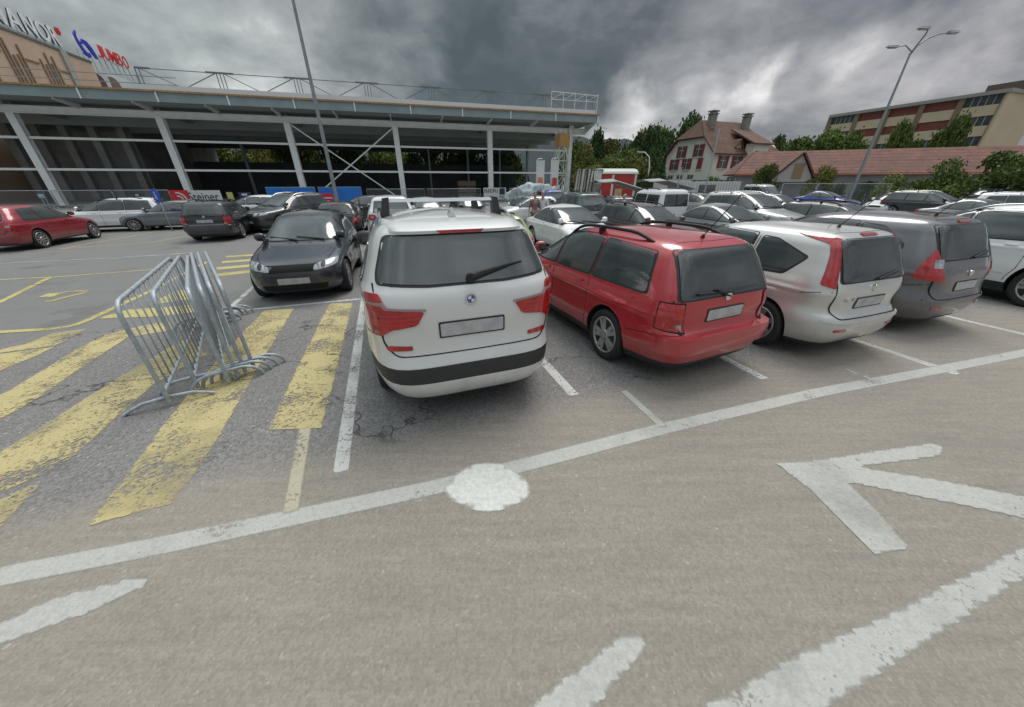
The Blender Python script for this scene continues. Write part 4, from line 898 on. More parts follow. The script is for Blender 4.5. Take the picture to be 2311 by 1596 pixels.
far('suv', 'dgrey', 650, 18.2, -104, 'parked_suv', 'charcoal SUV with its grille to us in front of the blue fence sheet', 'car')
far('hatch', 'black', 774, 15.8, 108, 'parked_hatchback', 'black hatchback with its tail to us at the foot of the tall lamp post', 'car')
far('hatch', 'black', 812, 22.0, -156, 'parked_hatchback', 'black hatchback mostly hidden behind the one at the lamp post', 'car')
far('suv', 'bwhite', 884, 15.6, AXDEG, 'parked_suv', 'white car with dark rear window beyond the left side of the roof bars', 'car')
park('hatch', 'white', .45, 7.6, 'parked_hatchback', 'white hatchback hidden nose to nose with the white SUV, only its door mirror showing', 'car', facing=180)
far('hatch', 'white', 965, 18.5, AXDEG+180, 'parked_hatchback', 'white hatchback seen under the left half of the roof bars', 'car')
far('estate', 'dgrey', 1062, 19.5, AXDEG+180, 'parked_estate', 'dark grey estate car seen under the right half of the roof bars', 'car')
park('hatch', 'lime', 2.62, 7.7, 'parked_hatchback', 'lime yellow hatchback showing its rear window between the white SUV and the white saloon', 'car')
far('sedan', 'bwhite', 1290, 12.0, AXDEG+180, 'parked_saloon', 'white saloon facing us behind the bright red estate car', 'car')
far('estate', 'brown', 1462, 12.3, AXDEG+180, 'parked_estate', 'brownish dark estate car right of the white saloon', 'car')
far('sedan', 'mgrey', 1645, 12.5, AXDEG+180, 'parked_saloon', 'mid grey saloon behind the pale silver hatchback', 'car')
far('estate', 'dgrey', 1905, 13.2, AXDEG+180, 'parked_estate', 'dark grey estate car with roof rails behind the grey people carrier', 'car')
far('suv', 'silver', 1690, 15.6, AXDEG+180, 'parked_suv', 'silver off-roader with chrome rails standing taller than the mid grey saloon', 'car', sc=(1.03, 1.07))
far('hatch', 'bwhite', 1186, 20.5, -155, 'parked_hatchback', 'small white hatchback left of the two people talking', 'car')
far('suv', 'blue', 1228, 27, AXDEG, 'parked_suv', 'blue car with roof rails behind the two people talking', 'car')
far('suv', 'green', 1292, 19.6, AXDEG, 'parked_suv', 'dark green off-roader with its tail to us beside the two people', 'car')
far('estate', 'brown', 1375, 20.3, AXDEG-12, 'parked_estate', 'dark maroon-brown estate car with red tail light left of the white van', 'car')
far('van', 'bwhite', 1462, 18.3, AXDEG-4, 'parked_van', 'white van with two upright rear windows and a roof rack', 'van', sc=(1, 1.02))
far('estate', 'silver', 1586, 24.5, AXDEG+180, 'parked_estate', 'light estate car half hidden behind the silver off-roader', 'car')
far('van', 'silver', 1722, 33, AXDEG+170, 'parked_van', 'grey boxy off-road wagon behind the silver off-roader', 'van', sc=(1, 1.09))
far('sedan', 'blue', 1868, 31, AXDEG+190, 'parked_saloon', 'blue car facing us in front of the mesh fence', 'car', sc=(1, 1.03))
far('hatch', 'bwhite', 2010, 25.5, -158, 'parked_hatchback', 'white hatchback side-on in front of the round green bush', 'car', sc=(1, 1.05))
far('suv', 'dgrey', 2100, 23, AXDEG+180, 'parked_suv', 'dark grey car with a shining roof right of the side-on white hatchback', 'car')
far('suv', 'navy', 2222, 29, -158, 'parked_suv', 'dark blue estate with pale roof rails under the big dark tree', 'car', sc=(1, 1.08))
far('suv', 'bwhite', 2330, 18.6, AXDEG+195, 'parked_suv', 'white SUV at the right edge in the back row', 'car')
far('sedan', 'mgrey', 2235, 16.6, AXDEG+180, 'parked_saloon', 'grey saloon behind the roof of the white crossover', 'car')
far('hatch', 'silver', 1755, 24.5, AXDEG+180, 'parked_hatchback', 'silver hatchback behind the silver off-roader, right side', 'car')
#==BARRIERS==
BAR_H = 1.12
def barrier_parts(L):
    H = BAR_H; y = 0; r = .021
    m = MB(); zc = .17; rr = .16
    def arc(cx, cz, a0, a1, n=6): return [(cx+rr*math.cos(R(a0+(a1-a0)*i/n)), 0, cz+rr*math.sin(R(a0+(a1-a0)*i/n))) for i in range(n+1)]
    pts = [(0, 0, .04)]+[(0, 0, H-rr)]+arc(rr, H-rr, 180, 90)[1:]+arc(L-rr, H-rr, 90, 0)+[(L, 0, .04)]
    m.tube(pts, r, 12); m.tube([(0, 0, zc), (L, 0, zc)], .018, 10)
    frame = m.mesh('barrier_frame', 50)
    n = int(L/.19); bars = MB()
    b = MB(); b.tube([(0, 0, zc), (0, 0, H)], .0075, 8); bar = b.mesh('bar')
    f = MB(); f.tube([(0, -.36, .015), (0, -.30, .045), (0, -.2, .085), (0, 0, .10), (0, .2, .085), (0, .30, .045), (0, .36, .015)], .018, 10); foot = f.mesh('foot', 50)
    f2 = MB(); pts = [(0, -.33, .018), (0, -.315, .07), (0, -.26, .13), (0, -.17, .165), (0, 0, .172), (0, .17, .165), (0, .26, .13), (0, .315, .07), (0, .33, .018)]; f2.tube(pts, .018, 10); arch = f2.mesh('foot', 50)
    for x in (frame, bar, foot, arch): x.materials.append(GALV)
    return frame, bar, foot, arch, n
BP = {}
def barrier(near, farp, label, flat=False, tilt=0):
    a = Vector(near); b = Vector(farp); d = b-a; L = round(d.length, 1)
    if L not in BP: BP[L] = barrier_parts(L)
    fr, bar, foot, arch, n = BP[L]
    t = empty('crowd_barrier', (a.x, a.y, 0), math.atan2(d.y, d.x)); t.rotation_euler[0] = R(tilt)
    tag(t, label, 'barrier', 'galvanised crowd barriers standing together')
    link('barrier_frame', fr, None, t)
    for i in range(1, n):
        o = link('bar', bar, None, t); o.location = (L*i/n, 0, 0)
    for x in (.0, L): o = link('foot', foot if flat and x == 0 else arch, None, t); o.location = (x+(.03 if x == 0 else -.03), 0, 0)
def kk(x, y): return (x*.84, y*.84)
base = [at(388, 916).xy, at(452, 882).xy, at(520, 868).xy, at(541, 856).xy, at(557, 846).xy, at(577, 838).xy]
farp = [at(386, 584, 1.1).xy, at(408, 578, 1.1).xy, at(424, 578, 1.1).xy, at(432, 573, 1.1).xy, at(446, 571, 1.1).xy, at(463, 570, 1.1).xy]
bl = ['leftmost crowd barrier, leaning apart from the others with a flat bent foot', 'second crowd barrier from the left, against the tight bundle', 'third crowd barrier from the left, first of the tight bundle', 'fourth crowd barrier from the left, in the middle of the tight bundle', 'fifth crowd barrier from the left, next to the outermost right one', 'rightmost crowd barrier, nearest the dark navy hatchback']
for i in range(6): barrier(base[i], farp[i], bl[i], flat=(i == 0))
#==CENTRE==
# ------------------------------------------------------------------ shopping centre shell
F0 = at(150, 464); FX = Vector((.9627, .2706, 0)); FN = Vector((-.2706, .9627, 0)); FANG = math.degrees(math.atan2(FX.y, FX.x))
def floc(u, v, off):   # pixel on the plane parallel to the facade at depth off -> (s, z)
    p0 = F0+FN*off; d = pray(u, v); o = Vector((0, 0, CAMH)); t = (p0-o).dot(FN)/d.dot(FN); q = o+d*t
    return (q-F0).dot(FX), q.z
cols = [floc(97, 381, 0)[0], floc(408, 384, 0)[0], floc(676, 388, 0)[0], floc(905, 389, 0)[0], floc(1107, 390, 0)[0], floc(1281, 389, 0)[0]]
print('cols', cols)
zlow = sum(floc(*q, 0)[1] for q in ((300, 382), (1103, 391)))/2; zup = sum(floc(*q, 0)[1] for q in ((250, 313), (1103, 338)))/2
zb0 = sum(floc(*q, 0)[1] for q in ((300, 262), (1103, 298)))/2; zb1 = sum(floc(*q, 0)[1] for q in ((300, 247), (1103, 288)))/2+.1
OV = -3.0
ze0 = sum(floc(*q, OV)[1] for q in ((0, 217), (1349, 275)))/2; ze1 = sum(floc(*q, OV)[1] for q in ((0, 186), (1349, 258)))/2
print('z', zlow, zup, zb0, zb1, ze0, ze1)
sL = floc(-60, 250, 0)[0]-8; sR = floc(1349, 268, OV)[0]; step = cols[4]-cols[3]
mall = empty('shopping_centre', F0, R(FANG)); tag(mall, 'unfinished shopping centre of white steel columns under a wide flat grey roof', 'building')
def mp(name, mat, build, sharp=None):
    m = MB(); build(m); return m.build(name, mat, mall, sharp)
SOFF = pmat('soffit_sheet', (.32, .36, .34), .6, var=.12, vscale=.4)
CONC = pmat('raw_concrete', (.32, .32, .30), .85, var=.3, vscale=.5)
CONCL = pmat('slab_concrete', (.2, .2, .19), .85, var=.2, vscale=.5)
DEEP = 34
mp('roof', CONCL, lambda m: m.box(sL, sR, OV+.12, DEEP, ze1-.35, ze1-.02))
mp('soffit', SOFF, lambda m: m.box(sL, sR-.1, OV+.15, DEEP-.2, ze0+.02, ze0+.12))
def fas(m):
    x = sR
    while x > sL: m.box(x-step/2+.03, x, OV, OV+.1, ze0, ze1-.12); x -= step/2
mp('fascia', GREYSTEEL, fas)
def ribs(m):
    x = sR
    while x > sL: m.box(x-.07, x+.03, OV-.12, OV, ze0-.02, ze1-.1); x -= step/2
mp('fascia_rib', WHITESTEEL, ribs)
mp('roof_edge', ORANGE_TRIM, lambda m: m.box(sL, sR+.15, OV-.15, OV+.3, ze1-.12, ze1+.02))
sfl = floc(310, 185, OV)[0]
mp('roof_flashing', pmat('flashing', (.66, .66, .64), .5), lambda m: m.box(sfl, sR-.4, OV+.05, OV+.7, ze1+.02, ze1+.42))
mp('main_beam', WHITESTEEL, lambda m: (m.box(sL, sR, -.22, .22, zb0, zb0+.07), m.box(sL, sR, -.04, .04, zb0+.07, zb1-.07), m.box(sL, sR, -.22, .22, zb1-.07, zb1)))
x = cols[5]; k = 0
allc = [cols[0]-step*1.25]+cols
for x in allc:
    w_ = .3
    o = mp('column', WHITESTEEL, lambda m: (m.box(x-w_, x+w_, -.27, -.21, 0, zb0), m.box(x-w_, x+w_, .21, .27, 0, zb0), m.box(x-.06, x+.06, -.21, .21, 0, zb0), m.box(x-w_-.1, x+w_+.1, -.35, .35, 0, .06)))
o = mp('column_head', WHITESTEEL, lambda m: m.box(cols[5]-.28, cols[5]+.28, -.3, -.22, zb0, ze0))
for a_, b_ in zip(allc[:-1], allc[1:]):
    for zz in (zlow, zup): mp('rail_bar', WHITESTEEL, lambda m: m.box(a_+.3, b_-.3, -.1, .02, zz-.1, zz+.1))
for i in range(3): pass
# brackets from the beam to the roof edge
x = cols[5]-step*.5
while x > sL+1:
    mp('roof_bracket', WHITESTEEL, lambda m: (m.bar((x, -.2, zb1), (x, OV+.25, ze0+.02), .1, .32), m.prism([(x-.04, .1, zb1), (x-.04, OV+.2, ze0), (x-.04, .1, ze0)], (.08, 0, 0)))); x -= step/2
mp('roof_bracket', WHITESTEEL, lambda m: m.prism([(sR-.12, .2, zb0), (sR-.12, OV+.2, ze0), (sR-.12, .2, ze0)], (.08, 0, 0)))
mp('cross_brace', WHITESTEEL, lambda m: m.bar((cols[2]+.3, 0, zb0-.1), (cols[3]-.4, 0, .2), .12))
mp('cross_brace', WHITESTEEL, lambda m: m.bar((cols[3]-.3, .05, zb0-.1), (cols[2]+.4, .05, .2), .12))
# interior: floor, back wall with a long opening, concrete core, inner columns, roof beams
mp('floor', CONC, lambda m: m.box(sL, cols[5]+1, .4, DEEP, .004, .12))
BY = 24
zo0 = sum(floc(*q, BY)[1] for q in ((500, 371), (1000, 367)))/2; zo1 = sum(floc(*q, BY)[1] for q in ((500, 335), (1000, 345)))/2
so0 = floc(395, 350, BY)[0]; so1 = floc(1160, 380, BY)[0]
print('open', zo0, zo1, so0, so1, sL)
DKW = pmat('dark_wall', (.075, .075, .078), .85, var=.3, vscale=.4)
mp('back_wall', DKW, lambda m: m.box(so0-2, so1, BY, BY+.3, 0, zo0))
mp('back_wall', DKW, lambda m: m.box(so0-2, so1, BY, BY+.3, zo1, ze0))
mp('concrete_core', CONC, lambda m: m.box(sL, floc(330, 380, 12)[0], 12, DEEP-1, 0, ze0))
for q in range(5): 
    xx = floc(60+q*62, 380, 9)[0]; mp('inner_column', CONC, lambda m: m.box(xx-.35, xx+.35, 9, 9.7, 0, ze0))
for cx_ in cols[1:]: mp('inner_column', GREYSTEEL, lambda m: m.box(cx_-.18, cx_+.18, BY-6, BY-5.6, 0, ze0-.5))
for cx_ in cols[3:]: mp('inner_column', GREYSTEEL, lambda m: m.box(cx_+step*.38-.12, cx_+step*.38+.12, BY*.5, BY*.5+.24, 0, ze0-.5))
for yy in (6, 12, 18, BY-1): mp('roof_beam', SOFF, lambda m: m.box(sL, cols[5]+2, yy, yy+.35, ze0-1.1, ze0))
for x in allc: mp('roof_beam', SOFF, lambda m: m.box(x-.15, x+.15, .3, DEEP-1, ze0-.6, ze0))
mp('side_netting', pmat('green_netting', (.03, .05, .042), .9, var=.3, vscale=.6), lambda m: m.box(so1-9, so1-.1, BY-2, BY-1.9, 0, zo0*.86))
# stacked material inside
# truss railing on the roof
zt0, zt1 = ze1+.42, ze1+1.65
def truss(m):
    s0, s1 = floc(305, 176, OV)[0], sR-.6; n = max(2, round((s1-s0)/(step*.62))); dx = (s1-s0)/n; y = OV+.5
    m.bar((s0, y, zt1), (s1, y, zt1), .06, .05)
    for i in range(n+1):
        x = s0+dx*i
        for o in (-.28, 0, .28):
            if s0 <= x+o <= s1: m.bar((x+o, y, ze1), (x+o, y, zt1), .06)
        m.bar((max(s0, x-1.1), y, zt1+.02), (min(s1, x+1.1), y, zt1+.02), .16, .12)
        if i < n: m.bar((x+.4, y, zt1-.05), (x+dx/2-.25, y, zt0), .06); m.bar((x+dx-.4, y, zt1-.05), (x+dx/2+.25, y, zt0), .06)
    m.bar((s0, y, zt0-.1), (s1, y, zt0-.1), .06)
mp('roof_truss', pmat('truss_steel', (.17, .19, .2), .55, metal=.3), truss)
def truss2(m):
    s0, s1 = floc(1245, 232, OV)[0], sR-.2; y = OV+.1
    for q in range(5):
        x = s0+(s1-s0)*q/4; m.bar((x, y, ze1), (x, y, zt1+.35), .045)
    m.bar((s0, y, zt1+.35), (s1, y, zt1+.2), .06); m.bar((s0, y, zt1-.4), (s1, y, zt1-.4), .045)
    for q in range(4): m.bar((s0+(s1-s0)*q/4, y, zt1-.4), (s0+(s1-s0)*(q+1)/4, y, zt1+.3), .04)
mp('scaffold_rail', WHITESTEEL, truss2)
def rail_l(m):
    s1 = floc(305, 190, OV)[0]; y = OV+.6
    for zz in (ze1+.55, ze1+1.1): m.bar((sL, y, zz), (s1+3, y, zz), .05)
    x = sL
    while x < s1+3: m.bar((x, y, ze1), (x, y, ze1+1.15), .05); x += step*.5
mp('guard_rail', GREYSTEEL, rail_l)
for (u, v) in ((412, 213), (720, 263), (770, 264), (1010, 277)):
    s_, z_ = floc(u, v, OV-.4); 
# ---- old shopping centre block behind, tan cladding
ZT = 19.0
P0 = at(-8, 58, ZT); P1 = at(205, 140, ZT); dirv = (P1-P0); print('wall', P0, P1, dirv.length, math.degrees(math.atan2(dirv.y, dirv.x)))
ang = math.atan2(dirv.y, dirv.x); Lw = dirv.length
blk = empty('clad_block', (P0.x, P0.y, 0), ang); tag(blk, 'tan clad department store block rising behind the flat roof at the far left', 'building')
TAN = pmat('tan_cladding', (.50, .37, .27), .7, var=.1, vscale=.3); TANW = pmat('tan_batten', (.27, .19, .13), .7)
m = MB(); m.box(-22, Lw*.585, 0, 10, 0, ZT); m.box(Lw*.66, Lw, 0, 10, 0, ZT); m.build('wall', TAN, blk)
m = MB(); m.box(Lw*.585, Lw*.66, -.25, 9, 0, ZT+.05); m.build('pier', pmat('pier_grey', (.34, .34, .30), .7), blk)
m = MB(); m.box(-22, Lw+.05, -.12, .25, ZT-.12, ZT+.12); m.build('parapet', pmat('parapet_dark', (.13, .13, .12), .6), blk)
m = MB(); random.seed(4)
x = -6
while x < Lw-.6:
    if not (Lw*.56 < x < Lw*.68):
        for j in range(5):
            xx = x+j*.55+random.uniform(-.1, .1)
            if Lw*.56 < xx < Lw*.68 or xx > Lw-.3: continue
            m.box(xx, xx+.16, -.16, .02, ze1-2, ZT-1.0-random.random()*1.8)
        m.box(x+1.9, min(x+4.6, Lw-.3), -.12, .02, ZT-2.75, ZT-2.6)
    x += 5.0
m.build('batten', TANW, blk)
def sign_on(s, size, pos_x, z, mat, name, label, ext=.12, sx=1, backmat=None, flip=False):
    me = text_mesh(s, size, ext, .012*size); 
    o = link(name, me, mat); return o
def wl(x, y, z): return Vector((P0.x+math.cos(ang)*x-math.sin(ang)*y, P0.y+math.sin(ang)*x+math.cos(ang)*y, z))
def wloc(u, v):   # pixel on the wall plane -> (x, z)
    n = Vector((-math.sin(ang), math.cos(ang), 0)); d = pray(u, v); o = Vector((0, 0, CAMH)); t = (P0-o).dot(n)/d.dot(n); q = o+d*t
    return (q.xy-P0.xy).dot(Vector((math.cos(ang), math.sin(ang)))), q.z
SIGNW = pmat('sign_white', (.75, .78, .8), .4); SIGND = pmat('sign_side', (.03, .04, .05), .5); SIGNR = pmat('sign_red', (.6, .02, .02), .4); SIGNB = pmat('sign_blue', (.02, .03, .42), .4)
def letters(root, txt, spans, z0, z1, mat, back=None, depth=.16):
    for ch, (xa, xb) in zip(txt, spans):
        me = text_mesh(ch, 1.0, .02, .012); bx = [v.co.x for v in me.vertices]; by = [v.co.y for v in me.vertices]; mnx, mxx, mny, mxy = min(bx), max(bx), min(by), max(by)
        for v in me.vertices: v.co = Vector(((v.co.x-mnx)/(mxx-mnx)*(xb-xa), -v.co.z*2, (v.co.y-mny)/(mxy-mny)*(z1-z0)))
        me.update(); o = link('letter', me, mat, root); o.location = (xa, 0, z0)
        if back: o2 = link('letter_back', me.copy(), None, o); o2.data.materials.clear(); o2.data.materials.append(back); o2.location = (0, depth, 0); o2.scale = (1, 1.6, 1)
sg_ = empty('rooftop_sign', wl(0, -.1, ZT), ang); tag(sg_, 'white capital letters MANOR with a red star on the roof of the tan block', 'sign')
letters(sg_, 'MANOR', [(-.7, 1.7), (2.0, 3.95), (4.3, 5.85), (6.1, 7.9), (8.15, 9.35)], .5, 2.55, SIGNW, SIGND)
m = MB(); m.bar((-1, .3, .35), (9.6, .3, .35), .06)
for i in range(9): m.bar((-.6+i*1.25, .3, 0), (-.6+i*1.25, .3, .9), .05)
m.build('sign_frame', GREYSTEEL, sg_)
m = MB()
for i in range(6): a = i*math.pi/3; m.lathe([(.17, -.1), (.17, .1)], 12, 'y', (9.8+.24*math.cos(a), 0, 2.35+.30*math.sin(a)))
m.lathe([(.2, -.1), (.2, .11)], 12, 'y', (9.8, 0, 2.35)); m.build('star', SIGNR, sg_)
bs = empty('rooftop_sign', wl(12.1, -.1, ZT), ang); tag(bs, 'blue curled emblem sign between the white capitals and the red letters', 'sign')
def band2(pts, ws):
    pts = [Vector(p) for p in pts]; l = []; r = []
    for i, p in enumerate(pts):
        d = (pts[min(i+1, len(pts)-1)]-pts[max(i-1, 0)]).normalized(); n = Vector((-d.y, d.x))*ws[i]/2; l.append(p+n); r.append(p-n)
    return [tuple(p) for p in l+r[::-1]]
def ribbon(m, pts, ws, y0=-.15, y1=.05):
    l = band2(pts, ws); m.prism([(p[0], y0, p[1]) for p in l], (0, y1-y0, 0))
m = MB(); ribbon(m, [(1.3, 3.5), (.9, 3.0), (.75, 2.5), (.85, 2.0), (1.1, 1.4), (1.5, .95), (2.1, .75), (2.4, 1.1)], [.15, .35, .55, .7, .75, .7, .55, .3])
ribbon(m, [(1.5, 2.1), (2.0, 2.45), (2.6, 2.35), (3.1, 1.8), (3.4, 1.2), (3.6, .7)], [.25, .6, .8, .85, .7, .2]); m.build('emblem', SIGNB, bs)
m = MB(); ribbon(m, [(.35, 2.8), (.35, 2.1), (.55, 1.4), (.9, .8)], [.12, .3, .28, .1], -.1, .06); ribbon(m, [(1.55, 1.9), (1.75, 1.9)], [.3, .3], -.2, .0); m.build('emblem_edge', SIGNW, bs)
m = MB()
for q in range(4): m.bar((.5+q*.9, .3, 0 if q < 2 else -1.2), (.5+q*.9, .3, 1.2), .05)
m.build('sign_frame', GREYSTEEL, bs)
js = empty('rooftop_sign', wl(16.6, -.1, ZT), ang); tag(js, 'red capital letters JUMBO on struts at the end of the tan block roof', 'sign')
letters(js, 'JUMBO', [(i*1.48, i*1.48+1.3) for i in range(5)], 1.25, 2.95, SIGNR, None)
m = MB()
for q in range(6): m.bar((1.4*q, .25, -.6), (1.4*q, .25, 1.5), .06); m.bar((1.4*q, .25, 1.25), (1.4*(q+.5), .25, -.6), .05)
m.bar((0, .25, 1.2), (7.2, .25, 1.2), .06); m.build('sign_frame', GREYSTEEL, js)
# white roof pavilion with arch beside the tan block
xq0, _ = wloc(205, 180)
pv = empty('roof_pavilion', wl(Lw+.3, 1.5, 0), ang); tag(pv, 'white panelled roof pavilion with an arched dark opening and a brown rounded end', 'building')
ln_ = 8.2; zt_ = wloc(230, 160)[1]
m = MB(); m.box(0, ln_*.62, 0, 6, 0, ZT-.1); m.build('wall', pmat('pavilion_white', (.66, .68, .68), .5, var=.08), pv)
arch = [(ln_*.32+math.cos(a)*ln_*.16, -.06, ZT-2.2+math.sin(a)*1.3) for a in [i*math.pi/10 for i in range(11)]]
m = MB(); m.prism(arch+[(ln_*.16, -.06, ZT-3.4), (ln_*.48, -.06, ZT-3.4)], (0, .1, 0)); m.build('opening', pmat('opening_dark', (.12, .07, .07), .5), pv)
m = MB(); m.prism([(ln_*.62, .2, 0)]+[(ln_*.62, .2, ZT-.7)]+[(ln_*.8+math.cos(a)*ln_*.2, .2, ZT-2+math.sin(a)*1.5) for a in [math.pi*.6-i*math.pi*.6/8 for i in range(9)]]+[(ln_, .2, 0)], (0, 5, 0)); m.build('brown_wing', pmat('wing_brown', (.22, .15, .13), .6), pv)
# ------------------------------------------------------------------ site fence, hoardings, signs
MESH = bpy.data.materials.new('fence_mesh'); MESH.use_nodes = True; nt = MESH.node_tree; b = nt.nodes['Principled BSDF']; b.inputs['Base Color'].default_value = (.35, .36, .36, 1); b.inputs['Metallic'].default_value = .5
tr = NN(nt, 'ShaderNodeBsdfTransparent'); ms = NN(nt, 'ShaderNodeMixShader'); ms.inputs[0].default_value = .16; nt.links.new(tr.outputs[0], ms.inputs[1]); nt.links.new(b.outputs[0], ms.inputs[2]); nt.links.new(ms.outputs[0], nt.nodes['Material Output'].inputs[0])
def fence_panel(a, b, h, label, group, sheet=None, sheetmat=None):
    a = Vector(a[:2]); b = Vector(b[:2]); d = b-a; L = d.length; t = empty('fence_panel', (a.x, a.y, 0), math.atan2(d.y, d.x)); tag(t, label, 'fence', group)
    m = MB(); m.tube([(0, 0, 0), (0, 0, h), (L, 0, h), (L, 0, 0)], .035, 6); m.tube([(0, 0, .2), (L, 0, .2)], .03, 6); m.build('frame', GALV, t)
    m = MB(); m.poly([(0, .0, .2), (L, .0, .2), (L, .0, h), (0, .0, h)]); m.build('mesh', MESH, t)
    for x in (0, L): m = MB(); m.box(x-.12, x+.12, -.3, .3, 0, .14); m.build('foot_block', CONC, t)
    if sheet: m = MB(); m.box(.03, L-.03, -.06, -.04, .15, h); m.build('sheet', sheetmat, t)
    return t
def fpt(s, off=-2.5): q = F0+FX*s+FN*off; return q
BLUE = pmat('blue_sheet', (.01, .16, .55), .5, var=.12, vscale=1.2)
NAVYP = pmat('navy_board', (.02, .03, .09), .5)
FH = 1.45; FO = -5.0
ub = [0, 130, 258, 375]; 
def fs(u, off=FO): return floc(u, 445, off)[0]
seg = [(-70, 118, 'first mesh fence panel from the left, behind the dark red hatchback'), (122, 258, 'mesh fence panel in front of the leftmost white column'), (262, 385, 'mesh fence panel behind the white estate car')]
for a_, b_, lb in seg: fence_panel(fpt(fs(a_), FO), fpt(fs(b_), FO), FH, lb, 'site fence panels')
fence_panel(fpt(fs(605), FO), fpt(fs(715), FO), FH+.2, 'fence panel covered with a blue sheet behind the charcoal SUV', 'site fence panels', True, BLUE)
fence_panel(fpt(fs(722), FO), fpt(fs(818), FO), FH+.2, 'fence panel covered with a blue sheet behind the lamp post', 'site fence panels', True, BLUE)
for a_, b_, lb in [(830, 960, 'mesh fence panel left of the third white column'), (965, 1085, 'mesh fence panel behind the roof bars of the white SUV'), (1150, 1260, 'mesh fence panel in front of the sacks'), (1300, 1395, 'mesh fence panel in front of the stacked boards'), (1400, 1490, 'mesh fence panel in front of the red trailer')]:
    fence_panel(fpt(fs(a_), FO), fpt(fs(b_), FO), FH, lb, 'site fence panels')
def board(u0, v0, u1, v1, off, mat, name, label, cat='sign'):
    s0, z1 = floc(u0, v0, off); s1, z0 = floc(u1, v1, off); q = F0+FX*s0+FN*off; t = empty(name, (q.x, q.y, 0), R(FANG)); tag(t, label, cat)
    m = MB(); m.box(0, s1-s0, -.04, .0, z0, z1); m.build('panel', mat, t)
    m = MB(); m.bar((.1, .05, 0), (.1, .05, z1), .06); m.bar((s1-s0-.1, .05, 0), (s1-s0-.1, .05, z1), .06); m.build('post', GALV, t)
    return t, s1-s0, z0, z1
WPAN = pmat('white_panel', (.6, .6, .58), .5); REDP = pmat('red_panel', (.55, .02, .03), .5); INK = pmat('ink', (.03, .035, .05), .6)
def put_text(t, s, size, x, z, mat, name='lettering', width=None, y=-.05):
    me = text_mesh(s, size, .008, .004*size); 
    if width:
        xs = [v.co.x for v in me.vertices]; k = width/(max(xs)-min(xs)); me.transform(Matrix.Diagonal((k, 1, 1, 1)))
    me.transform(Matrix.Rotation(R(90), 4, 'X')); o = link(name, me, mat, t); o.location = (x, y, z); return o
t, w_, z0, z1 = board(390, 430, 505, 455, FO-.25, WPAN, 'company_sign', 'long white company sign with a red square emblem reading Steiner, behind the black estate car')
hh = z1-z0; m = MB(); m.box(-.35, hh*1.15, -.07, -.045, z0-.02, z1+.03); m.build('emblem_square', REDP, t)
m = MB(); 
for rr, w2_ in ((.62, .13), (.36, .12)):
    pts = [(hh*.25+hh*rr*math.cos(a), z0+.12*hh+hh*rr*math.sin(a)*1.1) for a in [i*math.pi*.55/8 for i in range(9)]]
    ribbon(m, pts, [w2_*hh]*9, -.09, -.07)
m.build('emblem_arc', WPAN, t)
put_text(t, 'Steiner', hh*1.0, w_*.60, z0+hh*.42, INK, width=w_*.66)
for (u0, u1, v0, v1, lb) in [(84, 104, 438, 447, 'small light blue board on the first fence panel'), (300, 322, 437, 446, 'small dark board on the fence behind the white estate car'), (537, 570, 434, 449, 'dark blue board with a white label right of the yellow board')]:
    t, w_, z0, z1 = board(u0, v0, u1, v1, FO-.15, NAVYP if u0 > 90 else pmat('pale_blue', (.25, .42, .5), .5), 'notice_board', lb); m = MB(); m.box(w_*.25, w_*.7, -.06, -.045, z0+(z1-z0)*.5, z0+(z1-z0)*.8); m.build('label_strip', WPAN, t)
board(510, 434, 530, 452, FO-.15, pmat('yellow_board', (.5, .46, .15), .6), 'notice_board', 'yellow board between the long white sign and the dark blue board')
t, w_, z0, z1 = board(723, 437, 756, 462, FO-1.2, REDP, 'notice_board', 'red board with a white line of writing in front of the blue sheet'); m = MB(); m.box(.2, w_-.1, -.06, -.045, z0+(z1-z0)*.55, z0+(z1-z0)*.66); m.box(.3, w_-.4, -.06, -.045, z0+(z1-z0)*.3, z0+(z1-z0)*.38); m.build('writing_line', WPAN, t)
t, w_, z0, z1 = board(1091, 424, 1142, 450, FO-.2, WPAN, 'company_sign', 'white company sign reading BIERI in front of the fourth white column')
put_text(t, 'BIERI', (z1-z0)*.42, w_*.33, z0+(z1-z0)*.72, INK, width=w_*.58); put_text(t, 'NI', (z1-z0)*.42, w_*.82, z0+(z1-z0)*.2, INK, width=w_*.22)
m = MB(); m.box(w_*.70, w_*.94, -.06, -.045, z0+(z1-z0)*.42, z1-.06); m.build('emblem_square', NAVYP, t)
# round blue sign
q = at(354, 520); cz = CAMH-(443-412)*q.y*.93/947
Yb = 17.0; q = Vector((UY(354, Yb, 1.5), Yb, 0)); t = empty('road_sign', q, R(-20)); tag(t, 'round blue sign with a white figure on a post behind the low grey car', 'sign')
zc_ = CAMH-(442-412)*Yb/947
m = MB(); m.tube([(0, .03, 0), (0, .03, zc_+.2)], .03, 8); m.build('post', GALV, t); m = MB(); m.lathe([(.29, -.02), (.29, .0)], 28, 'y', (0, 0, zc_)); m.build('disc', pmat('sign_disc_blue', (.01, .07, .5), .4), t)
m = MB(); m.lathe([(.04, -.03), (.04, -.02)], 10, 'y', (-.03, 0, zc_+.13)); m.prism([(-.07, -.03, zc_+.08), (.0, -.03, zc_+.08), (.03, -.03, zc_-.06), (.08, -.03, zc_-.17), (.03, -.03, zc_-.17), (-.02, -.03, zc_-.06), (-.07, -.03, zc_-.16), (-.1, -.03, zc_-.13), (-.06, -.03, zc_-.03)], (0, .01, 0)); m.build('pictogram', WPAN, t)
#==YARD==
# ------------------------------------------------------------------ things seen through and right of the shell
def UV(u, v, Y): return atY(u, v, Y)
